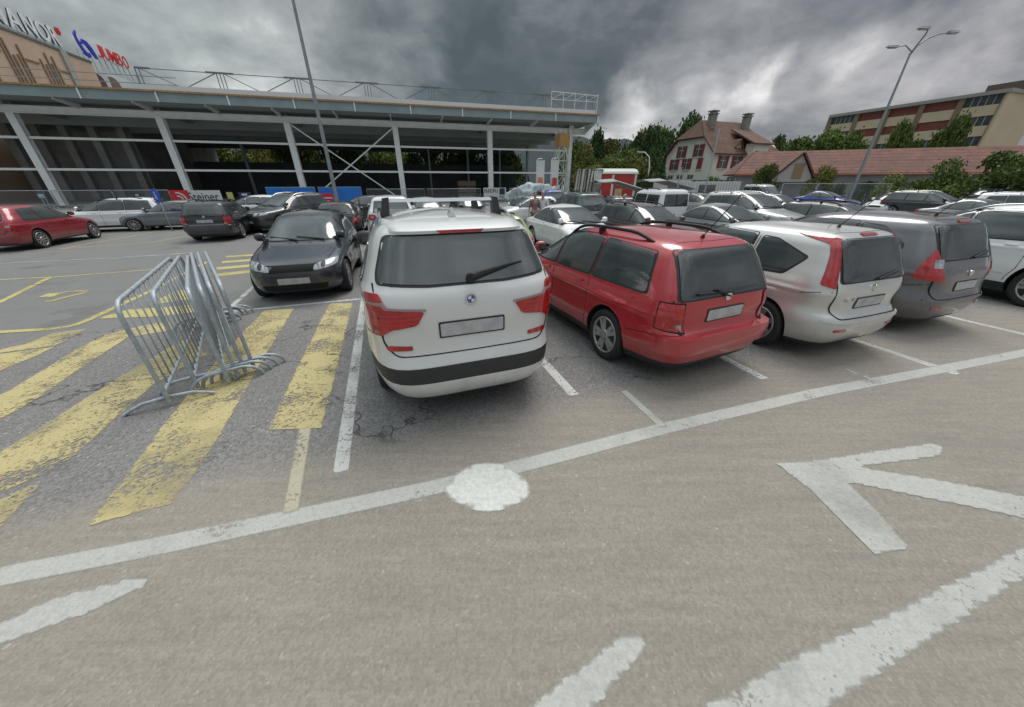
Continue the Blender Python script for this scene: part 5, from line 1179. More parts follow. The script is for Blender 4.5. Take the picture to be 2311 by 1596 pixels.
# flags
def flag(u, Y, v0, v1, col, label):
    a = UV(u, v0, Y); t = empty('banner_flag', (a.x, Y, 0), R(5)); tag(t, label, 'flag', 'tall banner flags'); zt = a.z; zb = UV(u, v1, Y).z
    m = MB(); m.tube([(0, 0, 0), (0, 0, zt), (.1, 0, zt+.12), (.5, 0, zt+.15)], .035, 6); m.build('pole', WHITESTEEL, t)
    m = MB(); n = 8; vs = []
    for i in range(n+1):
        z = zb+(zt-zb)*i/n; vs.append([m.bm.verts.new((x, .05*math.sin(i*1.1+x*3), z)) for x in (.05, .4, .75)])
    for i in range(n):
        for k in range(2): m.face([vs[i][k], vs[i][k+1], vs[i+1][k+1], vs[i+1][k]])
    m.build('cloth', WPAN, t, 60)
    m = MB(); m.box(.15, .6, -.1, -.06, zb+(zt-zb)*.1, zb+(zt-zb)*.5); m.build('cloth_stripe', col, t)
flag(1212, 36, 362, 438, pmat('flag_orange', (.6, .2, .1), .6), 'white banner flag with an orange-red stripe, left of the pair'); flag(1245, 37, 361, 440, pmat('flag_red', (.5, .06, .05), .6), 'white banner flag with a dark red lower part, right of the pair')
# sacks / tarpaulined heap
random.seed(11)
def lump(name, c, sx, sy, sz, mat, label, cat, seed, group=None):
    rnd = random.Random(seed); bm = bmesh.new(); bmesh.ops.create_icosphere(bm, subdivisions=4, radius=1)
    fr = [(Vector((rnd.uniform(-3, 3), rnd.uniform(-3, 3), rnd.uniform(-3, 3))), rnd.uniform(0, 6)) for _ in range(7)]
    for v in bm.verts:
        k = 1+sum(math.sin(v.co.dot(f)*3.2+p) for f, p in fr)*.035; v.co = Vector((v.co.x*sx*k, v.co.y*sy*k, max(0, (v.co.z*.5+.5)*sz*k)))
    me = bpy.data.meshes.new(name); bm.to_mesh(me); bm.free(); me.polygons.foreach_set('use_smooth', [True]*len(me.polygons)); o = link(name, me, mat); o.location = c; return tag(o, label, cat, group)
SACK = pmat('tarp', (.52, .54, .55), .6, col2=(.14, .20, .22), vscale=2.6); 
for i, (u, Y, r, hh, lb) in enumerate([(1176, 34, 1.5, 1.6, 'pale heap under tarpaulin at the left end of the row of heaps'), (1215, 33, 2.0, 1.9, 'largest blue-white tarpaulined heap in front of the flags'), (1248, 35, 1.6, 1.3, 'low white heap right of the largest one')]):
    lump('covered_heap', (UY(u, Y), Y, 0), r, r*.8, hh, SACK, lb, 'heap', i, 'heaps of building material under sheets')
# scaffold tower with an orange panel
Yt = 42; t = empty('scaffold_tower', (UY(1262, Yt), Yt, 0), R(15)); tag(t, 'slim lattice tower carrying an orange and yellow panel beside the last white column', 'tower')
zt = UV(1262, 318, Yt).z; m = MB(); w_ = .55
for x, y in ((-w_, -w_), (w_, -w_), (w_, w_), (-w_, w_)): m.bar((x, y, 0), (x, y, zt+1), .1)
k = 0; z_ = 0
while z_ < zt-1:
    for (a, b) in (((-w_, -w_), (w_, -w_)), ((w_, -w_), (w_, w_)), ((-w_, w_), (w_, w_)), ((-w_, -w_), (-w_, w_))):
        m.bar((*a, z_), (*b, z_), .07); m.bar((*(a if k % 2 else b), z_), (*(b if k % 2 else a), z_+1.4), .06)
    z_ += 1.4; k += 1
m.build('lattice', pmat('tower_pale', (.45, .47, .38), .6), t)
m = MB(); m.box(-.45, .5, -.75, -.6, zt-.6, zt+.6); m.build('panel', pmat('orange_panel', (.36, .20, .05), .5, var=.3, vscale=1.5), t)
m = MB(); m.box(-.62, -.45, -.75, .5, zt-.6, zt+.6); m.build('side_panel', pmat('orange_panel_side', (.35, .18, .08), .5), t)
# leaning stack of boards: individuals
Yp = 33; u0, u1 = 1291, 1352
topz = UV(1320, 381, Yp).z; gp = 'upright boards leaning side by side'
mb_ = MB(); mb_.box(-.05, .05, 0, .04, 0, topz); bw = mb_.mesh('board'); bw.materials.append(pmat('board_white', (.6, .6, .56), .6, var=.15)); mb_ = MB(); mb_.box(-.035, .035, 0, .05, 0, topz*.97); bd = mb_.mesh('board'); bd.materials.append(pmat('board_brown', (.12, .09, .07), .7, var=.3)); random.seed(5)
X0, X1 = UY(u0, Yp), UY(u1, Yp); n = 30
for i in range(n):
    f = i/(n-1); o = link('upright_board', bw if (i % 3 or f > .8) else bd, None); o.location = (X0+(X1-X0)*f, Yp+random.uniform(-.1, .1), 0); o.rotation_euler = (R(-3), R(random.uniform(1, 4)*(1 if f < .75 else .2)+(2 if f < .75 else 0)), 0)
    tag(o, 'slim upright board in the pale and dark row leaning left of the red trailer', 'board', gp)
t = empty('board_rack', (X0, Yp+.35, 0)); tag(t, 'dark steel rack holding the upright boards left of the red trailer', 'rack'); m = MB(); W_ = X1-X0
for zz in (topz*.45, topz*.97): m.bar((-.2, -.25, zz), (W_+.2, -.25, zz), .06)
for x in (-.1, W_*.5, W_+.15): m.bar((x, .3, 0), (x, .3, topz), .08); m.bar((x, .3, topz*.9), (x, -.2, topz*.97), .05)
m.build('rack_frame', pmat('rack_dark', (.04, .04, .045), .6), t)
# red trailer with pale rounded roof
Yr = 40; a = UV(1354, 430, Yr); b_ = UV(1436, 430, Yr); Wt = b_.x-a.x; zr = UV(1400, 392, Yr).z; zr2 = UV(1400, 384, Yr).z
t = empty('red_trailer', (a.x, Yr, 0), R(6)); tag(t, 'red construction trailer with a pale rounded roof behind the boards', 'trailer')
m = MB(); m.box(0, Wt, 0, 3, .5, zr); m.build('body', pmat('trailer_red', (.42, .035, .025), .5, var=.2, vscale=.8), t)
m = MB(); pr = [(-.1, 3.1*.5-1.65*math.cos(a_)*1.0, zr-.02+.42*math.sin(a_)*1.3) for a_ in [i*math.pi/10 for i in range(11)]]; m.prism(pr, (Wt+.2, 0, 0)); m.build('roof', pmat('trailer_roof', (.45, .47, .42), .5), t, 50)
m = MB(); m.box(Wt*.3, Wt*.36, -.03, 0, .6, zr-.1); m.box(Wt*.94, Wt, -.03, 0, .6, zr); m.build('corner_strip', WPAN, t)
m = MB(); m.lathe([(.35, .1), (.35, .35)], 18, 'y', (Wt*.25, 0, .35)); m.lathe([(.35, .1), (.35, .35)], 18, 'y', (Wt*.75, 0, .35)); m.build('wheel', TYRE, t)
m = MB(); m.box(Wt*.42, Wt*.62, -.04, -.01, .55, 1.5); m.build('notice', pmat('notice_yellow', (.45, .40, .2), .6), t)
# tent canopies
def canopy(u0, u1, Y, v, label):
    a = UY(u0, Y, 2.2); b = UY(u1, Y, 2.2); W = b-a; z1 = UV((u0+u1)/2, v, Y).z; t = empty('canopy_roof', (a, Y, 0)); tag(t, label, 'canopy', 'pale tent canopies')
    m = MB(); n = 10; vs = []
    for i in range(n+1):
        x = W*i/n; vs.append([m.bm.verts.new((x, y, z1-.85*(abs(i/n-.3)/.7 if i/n > .3 else (.3-i/n)*.35)-.10*abs(y-2))) for y in (0, 1, 2, 3, 4)])
    for i in range(n):
        for k in range(4): m.face([vs[i][k], vs[i+1][k], vs[i+1][k+1], vs[i][k+1]])
    o = m.build('cloth', pmat('tent_cloth', (.27, .29, .28), .7), t, 60)
    md = o.modifiers.new('s', 'SOLIDIFY'); md.thickness = .03
    for x in (.1, W-.1):
        for y in (.1, 3.9): m = MB(); m.bar((x, y, 0), (x, y, z1-.8), .07); m.build('pole', GALV, t)
canopy(1356, 1488, 29, 403, 'pale tent canopy in front of the red trailer'); canopy(1468, 1600, 32, 402, 'pale tent canopy in front of the white house'); 
# white goods / low structures behind the van
for i, (u0, u1, Y, hz, lb) in enumerate([(1500, 1560, 38, 2.3, 'white box van body behind the person in the white shirt'), (1566, 1680, 40, 2.2, 'long white container in front of the white house')]):
    a, b = UY(u0, Y, 1.5), UY(u1, Y, 1.5); t = empty('site_container', (a, Y, 0), R(8)); tag(t, lb, 'container', 'white site containers')
    m = MB(); W = b-a; m.box(0, W, 0, 2.4, .15, hz); m.build('body', WPAN, t); m = MB()
    x = .25
    while x < W: m.box(x, x+.08, -.04, 0, .25, hz-.1); x += .32
    m.build('rib', pmat('rib_grey', (.42, .43, .43), .6), t); m = MB(); m.box(W*.1, W*.45, -.06, -.04, hz*.5, hz*.85); m.build('window', GLASS, t)
#==HOUSE==
# ------------------------------------------------------------------ white house with mansard roof
ROOFT = None
def tile_mat(name, c1, c2, rot=0):
    m = bpy.data.materials.new(name); m.use_nodes = True; nt = m.node_tree; b = nt.nodes['Principled BSDF']; b.inputs['Roughness'].default_value = .85
    tc = NN(nt, 'ShaderNodeTexCoord'); v = tc.outputs['Object']; n = noise(nt, v, .7, 6, .7); n2 = noise(nt, v, 5, 3, .6)
    sp = NN(nt, 'ShaderNodeSeparateXYZ'); nt.links.new(v, sp.inputs[0]); fr = math_(nt, 'FRACT', math_(nt, 'MULTIPLY', sp.outputs[2], 2.6))
    c = mixc(nt, ramp(nt, n, [(.35, 0.0), (.65, 1.0)]), c2, c1); c = mixc(nt, 1.0, c, ramp(nt, n2, [(.3, .7), (.7, 1.2)]), 'MULTIPLY'); c = mixc(nt, 1.0, c, ramp(nt, fr, [(0.0, .55), (.16, .6), (.2, 1.0), (1.0, 1.05)]), 'MULTIPLY')
    nt.links.new(c, b.inputs['Base Color']); return m
TILE = tile_mat('clay_tiles', (.185, .088, .058), (.095, .058, .046)); TILE2 = tile_mat('long_roof_tiles', (.24, .10, .075), (.13, .07, .06))
STUC = pmat('white_stucco', (.66, .635, .56), .85, var=.08, vscale=.5); STONE = pmat('chimney_stone', (.22, .22, .19), .8, var=.2, vscale=1.5)
SHUT = pmat('shutter_red', (.22, .03, .035), .6); SURR = pmat('window_surround', (.55, .50, .42), .7); PANE = pmat('house_pane', (.08, .08, .09), .1); TIMB = pmat('timber_trim', (.30, .19, .10), .7)
HY = 66; HC = Vector((UY(1601, HY, 4), HY, 0)); hang = R(19.8)
def hfun():
    d1 = Vector((math.cos(hang), math.sin(hang))); d2 = Vector((-math.sin(hang), math.cos(hang)))
    def solve(u, d):
        lo, hi = 0, 60
        for _ in range(40):
            mm = (lo+hi)/2; p = HC.xy+d*mm; uu = CW/2+FPX*p.x/(p.y*math.cos(PITCH)-(4-CAMH)*math.sin(PITCH))
            if (uu < u) == (d is d1 or d == d1): lo = mm
            else: hi = mm
        return lo
    return solve(1748, d1), solve(1499, d2)
HLx, HLy = hfun(); print('house', HLx, HLy)
def zat(v, Y): return UV(1600, v, Y).z
ze = zat(343, HY); zh = zat(306, HY); zr = zat(270, HY+4)
house = empty('white_house', HC, hang); tag(house, 'large white house with red shutters and a steep hipped red tile roof with two chimneys', 'house')
m = MB(); m.box(0, HLx, 0, HLy, 0, ze); m.prism([(0.02, 0, ze), (0.02, HLy, ze), (0.02, HLy*.78, zh), (0.02, HLy*.22, zh)], (HLx-.04, 0, 0)); m.build('wall', STUC, house)
# roof: ridge along x, half hips on the gables
rx0, rx1 = HLx*.08, HLx*.68; ym = HLy/2; ov = .6
m = MB()
A = [(-ov, -ov, ze-.35), (HLx+ov, -ov, ze-.35), (HLx+ov, HLy+ov, ze-.35), (-ov, HLy+ov, ze-.35)]
g0, g1 = (-ov, HLy*.22-.1, zh), (-ov, HLy*.78+.1, zh); r0, r1 = (rx0, ym, zr), (rx1, ym, zr)
def slab(pts, th=.18):
    n = (Vector(pts[1])-Vector(pts[0])).cross(Vector(pts[2])-Vector(pts[0])).normalized()
    if n.z < 0: n = -n
    m.prism(pts, n*th)
slab([A[0], A[1], r1, r0, g0]); slab([A[3], g1, r0, r1, A[2]]); slab([g0, r0, g1]); slab([A[1], A[2], r1])
roof = m.build('roof', TILE, house)
for cx_ in (rx0+HLx*.08, rx1-HLx*.01):
    zc0 = zr-1.5; m = MB(); m.box(cx_-.55, cx_+.55, ym-1.6, ym-.6, zc0, zr+.9); m.box(cx_-.7, cx_+.7, ym-1.75, ym-.45, zr+.9, zr+1.05); m.box(cx_-.45, cx_+.45, ym-1.5, ym-.7, zr+1.05, zr+1.25); m.box(cx_-.7, cx_+.7, ym-1.75, ym-.45, zr+1.25, zr+1.42); m.build('chimney', STONE, roof)
def window(par, face, x, z, w=1.0, h=1.5, sh=True, arch=True, closed=False):
    # face 'f': long front (y=0), 'g': gable (x=0)
    def q(a, dpt, zz): return (a, -dpt, zz) if face == 'f' else (-dpt, a, zz)
    def bx(mm, a0, a1, d0, d1, z0_, z1_):
        p = [q(a, d, zz) for a, d, zz in ((a0, d0, z0_), (a1, d0, z0_), (a1, d1, z0_), (a0, d1, z0_), (a0, d0, z1_), (a1, d0, z1_), (a1, d1, z1_), (a0, d1, z1_))]; mm.hexa(p)
    m = MB(); bx(m, x-w/2-.12, x+w/2+.12, -.01, .04, z-.12, z+h+.14); bx(m, x-w/2-.2, x+w/2+.2, .0, .14, z-.22, z-.12); wn = m.build('window', SURR, par)
    if closed:
        m = MB(); bx(m, x-w/2, x+w/2, .045, .09, z, z+h); m.build('shutter', SHUT, wn)
    else:
        m = MB(); bx(m, x-w/2, x+w/2, .042, .05, z, z+h); m.build('pane', PANE, wn)
        m = MB(); bx(m, x-.04, x+.04, .05, .07, z, z+h); bx(m, x-w/2, x+w/2, .05, .07, z+h*.62, z+h*.66); m.build('glazing_bar', WPAN, wn)
        if sh:
            for s_ in (-1, 1):
                m = MB(); a = x+s_*(w/2+.32); bx(m, a-.27, a+.27, .045, .1, z-.02, z+h+.04); m.build('shutter', SHUT, wn)
z1f = zat(374, HY)-.0; z2f = zat(335, HY)
for y, zz in ((HLy*.30, z2f-.1), (HLy*.66, z2f-.1)): window(house, 'g', y, zz-.9, 1.1, 1.8)
for y in (.78, .5): window(house, 'g', HLy*y, zat(380, HY)+.0, 1.1, 1.7)
window(house, 'g', HLy*.22, zat(380, HY), 1.1, 1.7, closed=True)
for x_ in (HLx*.16, HLx*.36): window(house, 'f', x_, zat(379, HY), 1.2, 1.8)
window(house, 'f', HLx*.47, zat(374, HY), .5, 1.0, sh=False)
for y in (HLy*.82, HLy*.6, HLy*.36): window(house, 'g', y, zat(403, HY), 1.3, .6, sh=False)
m = MB(); m.tube([(-.02, -.15, 0), (-.02, -.15, ze)], .07, 6); m.build('downpipe', GREYSTEEL, house)
# stair bay with its own roof on the front
bx0, bx1 = HLx*.44, HLx*.66
m = MB(); m.box(bx0, bx1, -1.6, 0, 0, zat(322, HY)); bay_ = m.build('stair_bay', STUC, house)
m = MB(); zz = zat(322, HY); slab_pts = [(bx0-.8, -2.1, zz-.2), (bx1+.5, -2.1, zz-.2), (bx1+.5, 3.2, zz+2.3), (bx0-.8, 3.2, zz+2.3)]; slab(slab_pts, .2); m.build('bay_roof', TILE, bay_)
m = MB(); m.box(bx0+.6, bx1-.6, -1.66, -1.61, zz-3.1, zz-1.2); m.build('bay_window', PANE, bay_)
m = MB(); m.box(bx0+.5, bx0+1.0, -1.72, -1.62, zz-3.15, zz-1.15); m.box(bx1-1.0, bx1-.5, -1.72, -1.62, zz-3.15, zz-1.15); m.build('bay_shutter', SHUT, bay_)
# small gabled dormer
dx = HLx*.36; dz = zat(334, HY); m = MB(); m.box(dx-.6, dx+.6, .3, 3, dz-1.2, dz+.6); m.prism([(dx-.6, .3, dz+.6), (dx+.6, .3, dz+.6), (dx, .3, dz+1.3)], (0, 2.5, 0)); dm_ = m.build('dormer', TIMB, house)
m = MB(); m.prism([(dx-.95, .1, dz+.3), (dx, .1, dz+1.55), (dx, .1, dz+1.35), (dx-.85, .1, dz+.2)], (0, 3.6, 0)); m.prism([(dx+.95, .1, dz+.3), (dx, .1, dz+1.55), (dx, .1, dz+1.35), (dx+.85, .1, dz+.2)], (0, 3.6, 0)); m.build('dormer_roof', TILE, dm_)
m = MB(); m.box(dx-.35, dx+.35, .24, .29, dz-.9, dz+.4); m.build('dormer_window', WPAN, dm_); m = MB(); m.box(dx-.2, dx+.2, .20, .235, dz-.8, dz+.3); m.build('dormer_pane', PANE, dm_)
# ---- long low red-roofed building
LY = 54; LP = Vector((UY(1657, LY, 3), LY, 0)); lang = R(-20.5); LL = 52; le = UV(1657, 395, LY).z; lr = UV(1690, 347, LY+4.3).z
lowb = empty('low_building', LP, lang); tag(lowb, 'long low building with a red ribbed tile roof running behind the bushes on the right', 'building')
m = MB(); m.box(.6, LL, .6, 8.6, 0, le-.1); m.build('wall', pmat('low_wall', (.28, .27, .27), .85, var=.15, vscale=.4), lowb)
m = MB(); slab([(0, 0, le), (LL+1, 0, le), (LL+1, 4.6, lr), (2.6, 4.6, lr)]); slab([(2.6, 4.6, lr), (LL+1, 4.6, lr), (LL+1, 9.2, le), (0, 9.2, le)]); slab([(0, 0, le), (2.6, 4.6, lr), (0, 9.2, le)]); lroof = m.build('roof', TILE2, lowb)
m = MB(); m.tube([(0, -.08, le), (LL+1, -.08, le)], .09, 8); m.build('gutter', pmat('gutter_copper', (.42, .17, .10), .5), lowb)
def lsolve(u):
    lo, hi = 0, 60
    for _ in range(40):
        mm = (lo+hi)/2; p = LP+Vector((math.cos(lang), math.sin(lang), 0))*mm; uu = CW/2+FPX*p.x/(p.y*math.cos(PITCH)-(3-CAMH)*math.sin(PITCH))
        if uu < u: lo = mm
        else: hi = mm
    return lo
gx = lsolve(1795); gh = UV(1800, 349, LY).z; gw = 2.9
m = MB(); m.prism([(gx-gw, -.35, le-.9), (gx+gw*.75, -.35, le-.9), (gx, -.35, gh-.2)], (0, 4, 0)); gb = m.build('gable', pmat('gable_render', (.42, .39, .37), .8), lowb)
m = MB(); slab([(gx-gw-.3, -.7, le-1.0), (gx-gw-.3, 4.2, le-1.0), (gx, 4.2, gh), (gx, -.7, gh)], .16); slab([(gx+gw*.75+.3, -.7, le-1.0), (gx+gw*.75+.3, 4.2, le-1.0), (gx, 4.2, gh), (gx, -.7, gh)], .16); m.build('gable_roof', TILE2, gb)
m = MB(); m.box(gx-.5, gx+.6, -.42, -.36, le-.5, gh-1.2); m.build('gable_hatch', TIMB, gb)
for i in range(9):
    x = 10+i*4.4; m = MB(); m.box(x, x+2.2, .52, .59, .2, le-1.0); m.build('garage_door', pmat('door_dark', (.07, .07, .085), .6), lowb)
# ---- apartment block
AY = 78; AZ = UV(2285, 199, AY); AP = Vector((AZ.x, AY, 0)); aH = AZ.z
def asolve():
    d = Vector((AX.x, AX.y, 0)); lo, hi = 0, 200
    for _ in range(50):
        mm = (lo+hi)/2; p = AP+d*mm; fw = p.y*math.cos(PITCH)-(aH-CAMH)*math.sin(PITCH)
        if CW/2+FPX*p.x/fw > 1878: lo = mm
        else: hi = mm
    return lo
AL = asolve(); print('apt', AP, aH, AL)
apt = empty('apartment_block', AP, R(AXDEG)); tag(apt, 'beige apartment block of four storeys with long window bands on the far right', 'building')
# local: x runs away along the facade, facade looks to +y (left)
BEI = pmat('beige_render', (.52, .42, .29), .8, var=.06, vscale=.2); BRN = pmat('brown_pier', (.20, .15, .10), .8); DRED = pmat('dark_red_panel', (.17, .045, .035), .6)
W8 = 14
m = MB(); m.box(0, AL, -W8, -.3, 0, aH-.6); m.build('core', pmat('recess_dark', (.05, .05, .055), .7), apt)
m = MB(); m.box(-.05, .35, -W8-.02, .12, 0, aH-.5); m.build('end_wall', BEI, apt)
m = MB(); m.box(-.3, AL+.3, -W8-.3, .5, aH-.6, aH); m.build('roof', pmat('apt_roof', (.30, .29, .26), .8), apt)
m = MB(); m.box(-1, 5, -9, -4, aH, aH+1.6); m.build('roof_house', pmat('roof_house_brown', (.12, .08, .07), .8), apt)
fl = (aH-.6)/5.0; npan = 5
for f in range(5):
    zb_ = f*fl; m = MB(); m.box(.35, AL, -.3, .0, zb_, zb_+fl*.52); m.build('balcony_band', BEI, apt)
    for p in range(npan):
        x0 = AL*p/npan+.5; x1 = AL*(p+1)/npan-.5; rnd = random.Random(f*7+p)
        if f >= 3 and p in (1, 2, 3) or (f == 2 and p == 3):
            m = MB(); m.box(x0, x1, -.28, -.22, zb_+fl*.52, zb_+fl); m.build('sun_blind', DRED, apt)
        else:
            m = MB(); m.box(x0, x1, -.26, -.2, zb_+fl*.53, zb_+fl-.05); w9 = m.build('window_band', pmat('apt_glass', (.07, .09, .10), .15, col2=(.03, .035, .04), vscale=.6), apt)
            m = MB(); xx = x0
            while xx < x1: m.box(xx, xx+.12, -.19, -.15, zb_+fl*.53, zb_+fl-.05); xx += (x1-x0)/5
            m.build('mullion', pmat('mullion_grey', (.35, .35, .33), .5), w9)
for p in range(npan+1):
    x = AL*p/npan; m = MB(); m.box(max(.36, x-.45), x+.45, -.31, .22, 0, aH-.6); m.build('pier', BRN, apt)
#==TREES==
# ------------------------------------------------------------------ vegetation
def leafmat(name, c1, c2):
    m = bpy.data.materials.new(name); m.use_nodes = True; nt = m.node_tree; b = nt.nodes['Principled BSDF']; b.inputs['Roughness'].default_value = .7; b.inputs['Specular IOR Level'].default_value = .2
    tc = NN(nt, 'ShaderNodeTexCoord'); oi = NN(nt, 'ShaderNodeObjectInfo'); n = noise(nt, tc.outputs['Object'], 9, 3, .6); n2 = noise(nt, tc.outputs['Object'], 1.2, 2, .5)
    f = math_(nt, 'ADD', math_(nt, 'MULTIPLY', n, .6), math_(nt, 'MULTIPLY', n2, .5)); f = ramp(nt, f, [(.35, 0.0), (.75, 1.0)])
    c = mixc(nt, f, c1, c2); hsv = NN(nt, 'ShaderNodeHueSaturation'); nt.links.new(c, hsv.inputs['Color']); nt.links.new(math_(nt, 'ADD', math_(nt, 'MULTIPLY', oi.outputs['Random'], .5), .75), hsv.inputs['Value'])
    nt.links.new(hsv.outputs[0], b.inputs['Base Color']); return m
LF = dict(dark=leafmat('leaf_dark', (.03, .06, .024), (.09, .14, .045)), mid=leafmat('leaf_mid', (.05, .085, .024), (.17, .22, .055)), olive=leafmat('leaf_olive', (.09, .10, .028), (.26, .25, .07)), bright=leafmat('leaf_bright', (.08, .12, .03), (.26, .31, .08)), rust=leafmat('leaf_rust', (.04, .04, .015), (.14, .09, .03)))
BARK = pmat('bark', (.07, .055, .04), .9, var=.3, vscale=4)
def crown(seed, kind):   # unit crown: radius 1 in x/y, z from 0 to 1
    rnd = random.Random(seed); lobes = []
    nl = {'round': 18, 'tall': 16, 'bush': 12}[kind]
    for i in range(nl):
        a = rnd.uniform(0, 6.28); zz = rnd.uniform(.08, .93); rad = {'round': math.sin(math.pi*(zz*.8+.14))**.7, 'tall': (1-zz)**.55*.95+.05, 'bush': (1-zz)**.4}[kind]
        r = rad*rnd.uniform(.25, .78); lobes.append((Vector((math.cos(a)*r, math.sin(a)*r, zz)), rnd.uniform(.2, .36)))
    bm = bmesh.new(); N = 8000 if kind != 'bush' else 5000
    for i in range(N):
        c, lr_ = lobes[int(rnd.random()*len(lobes))]; d = Vector((rnd.gauss(0, 1), rnd.gauss(0, 1), rnd.gauss(0, 1))).normalized(); rr = lr_*rnd.uniform(.55, 1.08)
        if rnd.random() < .13: rr *= rnd.uniform(1.1, 1.55)
        p = c+Vector((d.x*rr, d.y*rr, d.z*rr*.62)); p.z = max(.0, p.z)
        s_ = rnd.uniform(.016, .036); q = Vector((rnd.gauss(0, 1), rnd.gauss(0, 1), rnd.gauss(0, .7)+.5)).normalized(); a = q.cross(Vector((rnd.random(), rnd.random(), rnd.random()))).normalized()*s_; b2 = q.cross(a)*1.5
        vs = [bm.verts.new((v.x, v.y, v.z)) for v in (p-a, p-b2*.8, p+a, p+b2)]; bm.faces.new(vs)
    me = bpy.data.meshes.new('crown'); bm.to_mesh(me); bm.free(); return me
CR = {k: [crown(i*7+j, k) for i in range(3)] for j, k in enumerate(('round', 'tall', 'bush'))}
def trunk_mesh(seed):
    rnd = random.Random(seed); m = MB(); m.tube([(0, 0, 0), (.02, 0, .3), (0, .03, .6), (.03, 0, .9)], [.035, .027, .02, .008], 8)
    for i in range(7):
        a = rnd.uniform(0, 6.28); z0 = rnd.uniform(.3, .7); r = rnd.uniform(.25, .5); m.tube([(0, 0, z0), (math.cos(a)*r*.5, math.sin(a)*r*.5, z0+.12), (math.cos(a)*r, math.sin(a)*r, z0+.26)], [.014, .01, .004], 6)
    return m.mesh('trunk')
TM = [trunk_mesh(i) for i in range(3)]
for t_ in TM: t_.materials.append(BARK)
cmc = {}
def tree(u, Y, vtop, wpx, lf, kind, name, label, cat, group=None, z0f=.22, seed=0, base=0):
    X = UY(u, Y, 4); zt = UV(u, vtop, Y).z; wr = wpx/2/842*Y; t = empty(name, (X, Y, base), random.Random(u).uniform(0, 6)); tag(t, label, cat, group)
    me = CR[kind][seed % 3]; key = (kind, seed % 3, lf)
    if key not in cmc: q = me.copy(); q.materials.clear(); q.materials.append(LF[lf]); cmc[key] = q
    H = zt-base; c = link('crown' if kind != 'bush' else 'foliage', cmc[key], None, t); z0 = H*z0f; c.location = (0, 0, z0); c.scale = (wr, wr, (H-z0)*1.0)
    k = link('trunk' if kind != 'bush' else 'stem', TM[seed % 3], None, t); k.scale = (wr*1.2, wr*1.2, H*.9)
    return t
TG = 'trees beyond the car park'
T = [(1310, 62, 338, 70, 'olive', 'round', 'olive tree right of the last white column, left of the others'), (1345, 75, 302, 60, 'dark', 'tall', 'thin dark tree top behind the roof corner'), (1352, 55, 345, 75, 'mid', 'round', 'mid green tree above the board rack'),
     (1395, 50, 362, 80, 'bright', 'round', 'bright olive-green tree directly above the red trailer'), (1440, 72, 292, 90, 'dark', 'round', 'dark broad tree left of the white house'), (1432, 52, 350, 75, 'olive', 'round', 'olive tree behind the curved street lamp'),
     (1470, 88, 310, 80, 'mid', 'round', 'green tree close to the left wall of the white house'), (1520, 82, 262, 100, 'dark', 'round', 'tall dark tree rising behind the left end of the house roof'), (1478, 45, 385, 70, 'dark', 'round', 'dark shrub-like tree under the curved street lamp'),
     (1300, 85, 330, 90, 'mid', 'round', 'mid green tree furthest left in the belt, behind the lattice tower'), (1375, 95, 322, 110, 'olive', 'round', 'olive tree at the back of the belt above the boards'), (1408, 66, 330, 80, 'mid', 'round', 'mid green tree between the bright olive tree and the broad dark one'), (1465, 90, 300, 90, 'olive', 'round', 'olive tree showing above the curved street lamp'), (1330, 48, 372, 70, 'olive', 'round', 'low olive tree just behind the board rack'), (1800, 80, 300, 110, 'mid', 'round', 'green tree just right of the house roof'), (1868, 76, 308, 95, 'mid', 'round', 'green tree left of the apartment block'), (1745, 84, 312, 70, 'dark', 'round', 'dark tree peeping past the right end of the house'),
     (2000, 64, 290, 60, 'mid', 'tall', 'left one of two pointed trees in front of the apartment block'), (2108, 62, 262, 68, 'mid', 'tall', 'right one of two pointed trees in front of the apartment block'), (2052, 66, 322, 70, 'mid', 'round', 'low tree between the two pointed trees')]
for i, (u, Y, v, w_, lf, kd, lb) in enumerate(T): tree(u, Y, v, w_*1.3, lf, kd, 'broadleaf_tree', lb, 'tree', TG, seed=i, z0f=.06)
Bs = [(1738, 44, 375, 62, 'mid', 'round bush left of the little gable'), (1870, 42, 372, 66, 'olive', 'yellowish bush right of the little gable'), (2045, 34, 395, 100, 'bright', 'wide bright green bush behind the side-on white hatchback'), (1990, 40, 412, 60, 'dark', 'small dark bush left of the wide bright one'),
      (1915, 40, 412, 50, 'dark', 'small dark bush at the foot of the right lamp post'), (2150, 34, 362, 110, 'mid', 'big green bush beside the drooping dark tree'), (1620, 46, 402, 60, 'bright', 'low bright bush in front of the white house')]
for i, (u, Y, v, w_, lf, lb) in enumerate(Bs): tree(u, Y, v, w_*1.15, lf, 'bush', 'garden_bush', lb, 'bush', 'bushes along the low building', seed=i, z0f=0)
tree(2298, 30, 345, 190, 'mid', 'round', 'drooping_tree', 'big dark drooping tree at the right edge', 'tree', None, .05, 1)
for i, (u, Y) in enumerate([(430, 78), (520, 74), (600, 80), (690, 76), (790, 78), (880, 82), (975, 80), (1060, 84), (1130, 80)]):
    tree(u, Y, [300, 318, 296, 310, 300, 305, 310, 318, 335][i], 125, ['mid', 'bright', 'olive', 'bright', 'mid', 'bright', 'mid', 'olive', 'mid'][i], 'round', 'broadleaf_tree', 'tree %s seen through the long opening in the shell' % ['left of the second column', 'right of the second column', 'left of the third column', 'right of the third column', 'under the brace crossing', 'left of the fourth column', 'right of the fourth column', 'left of the fifth column', 'right of the fifth column'][i], 'tree', TG, seed=i, z0f=.02)
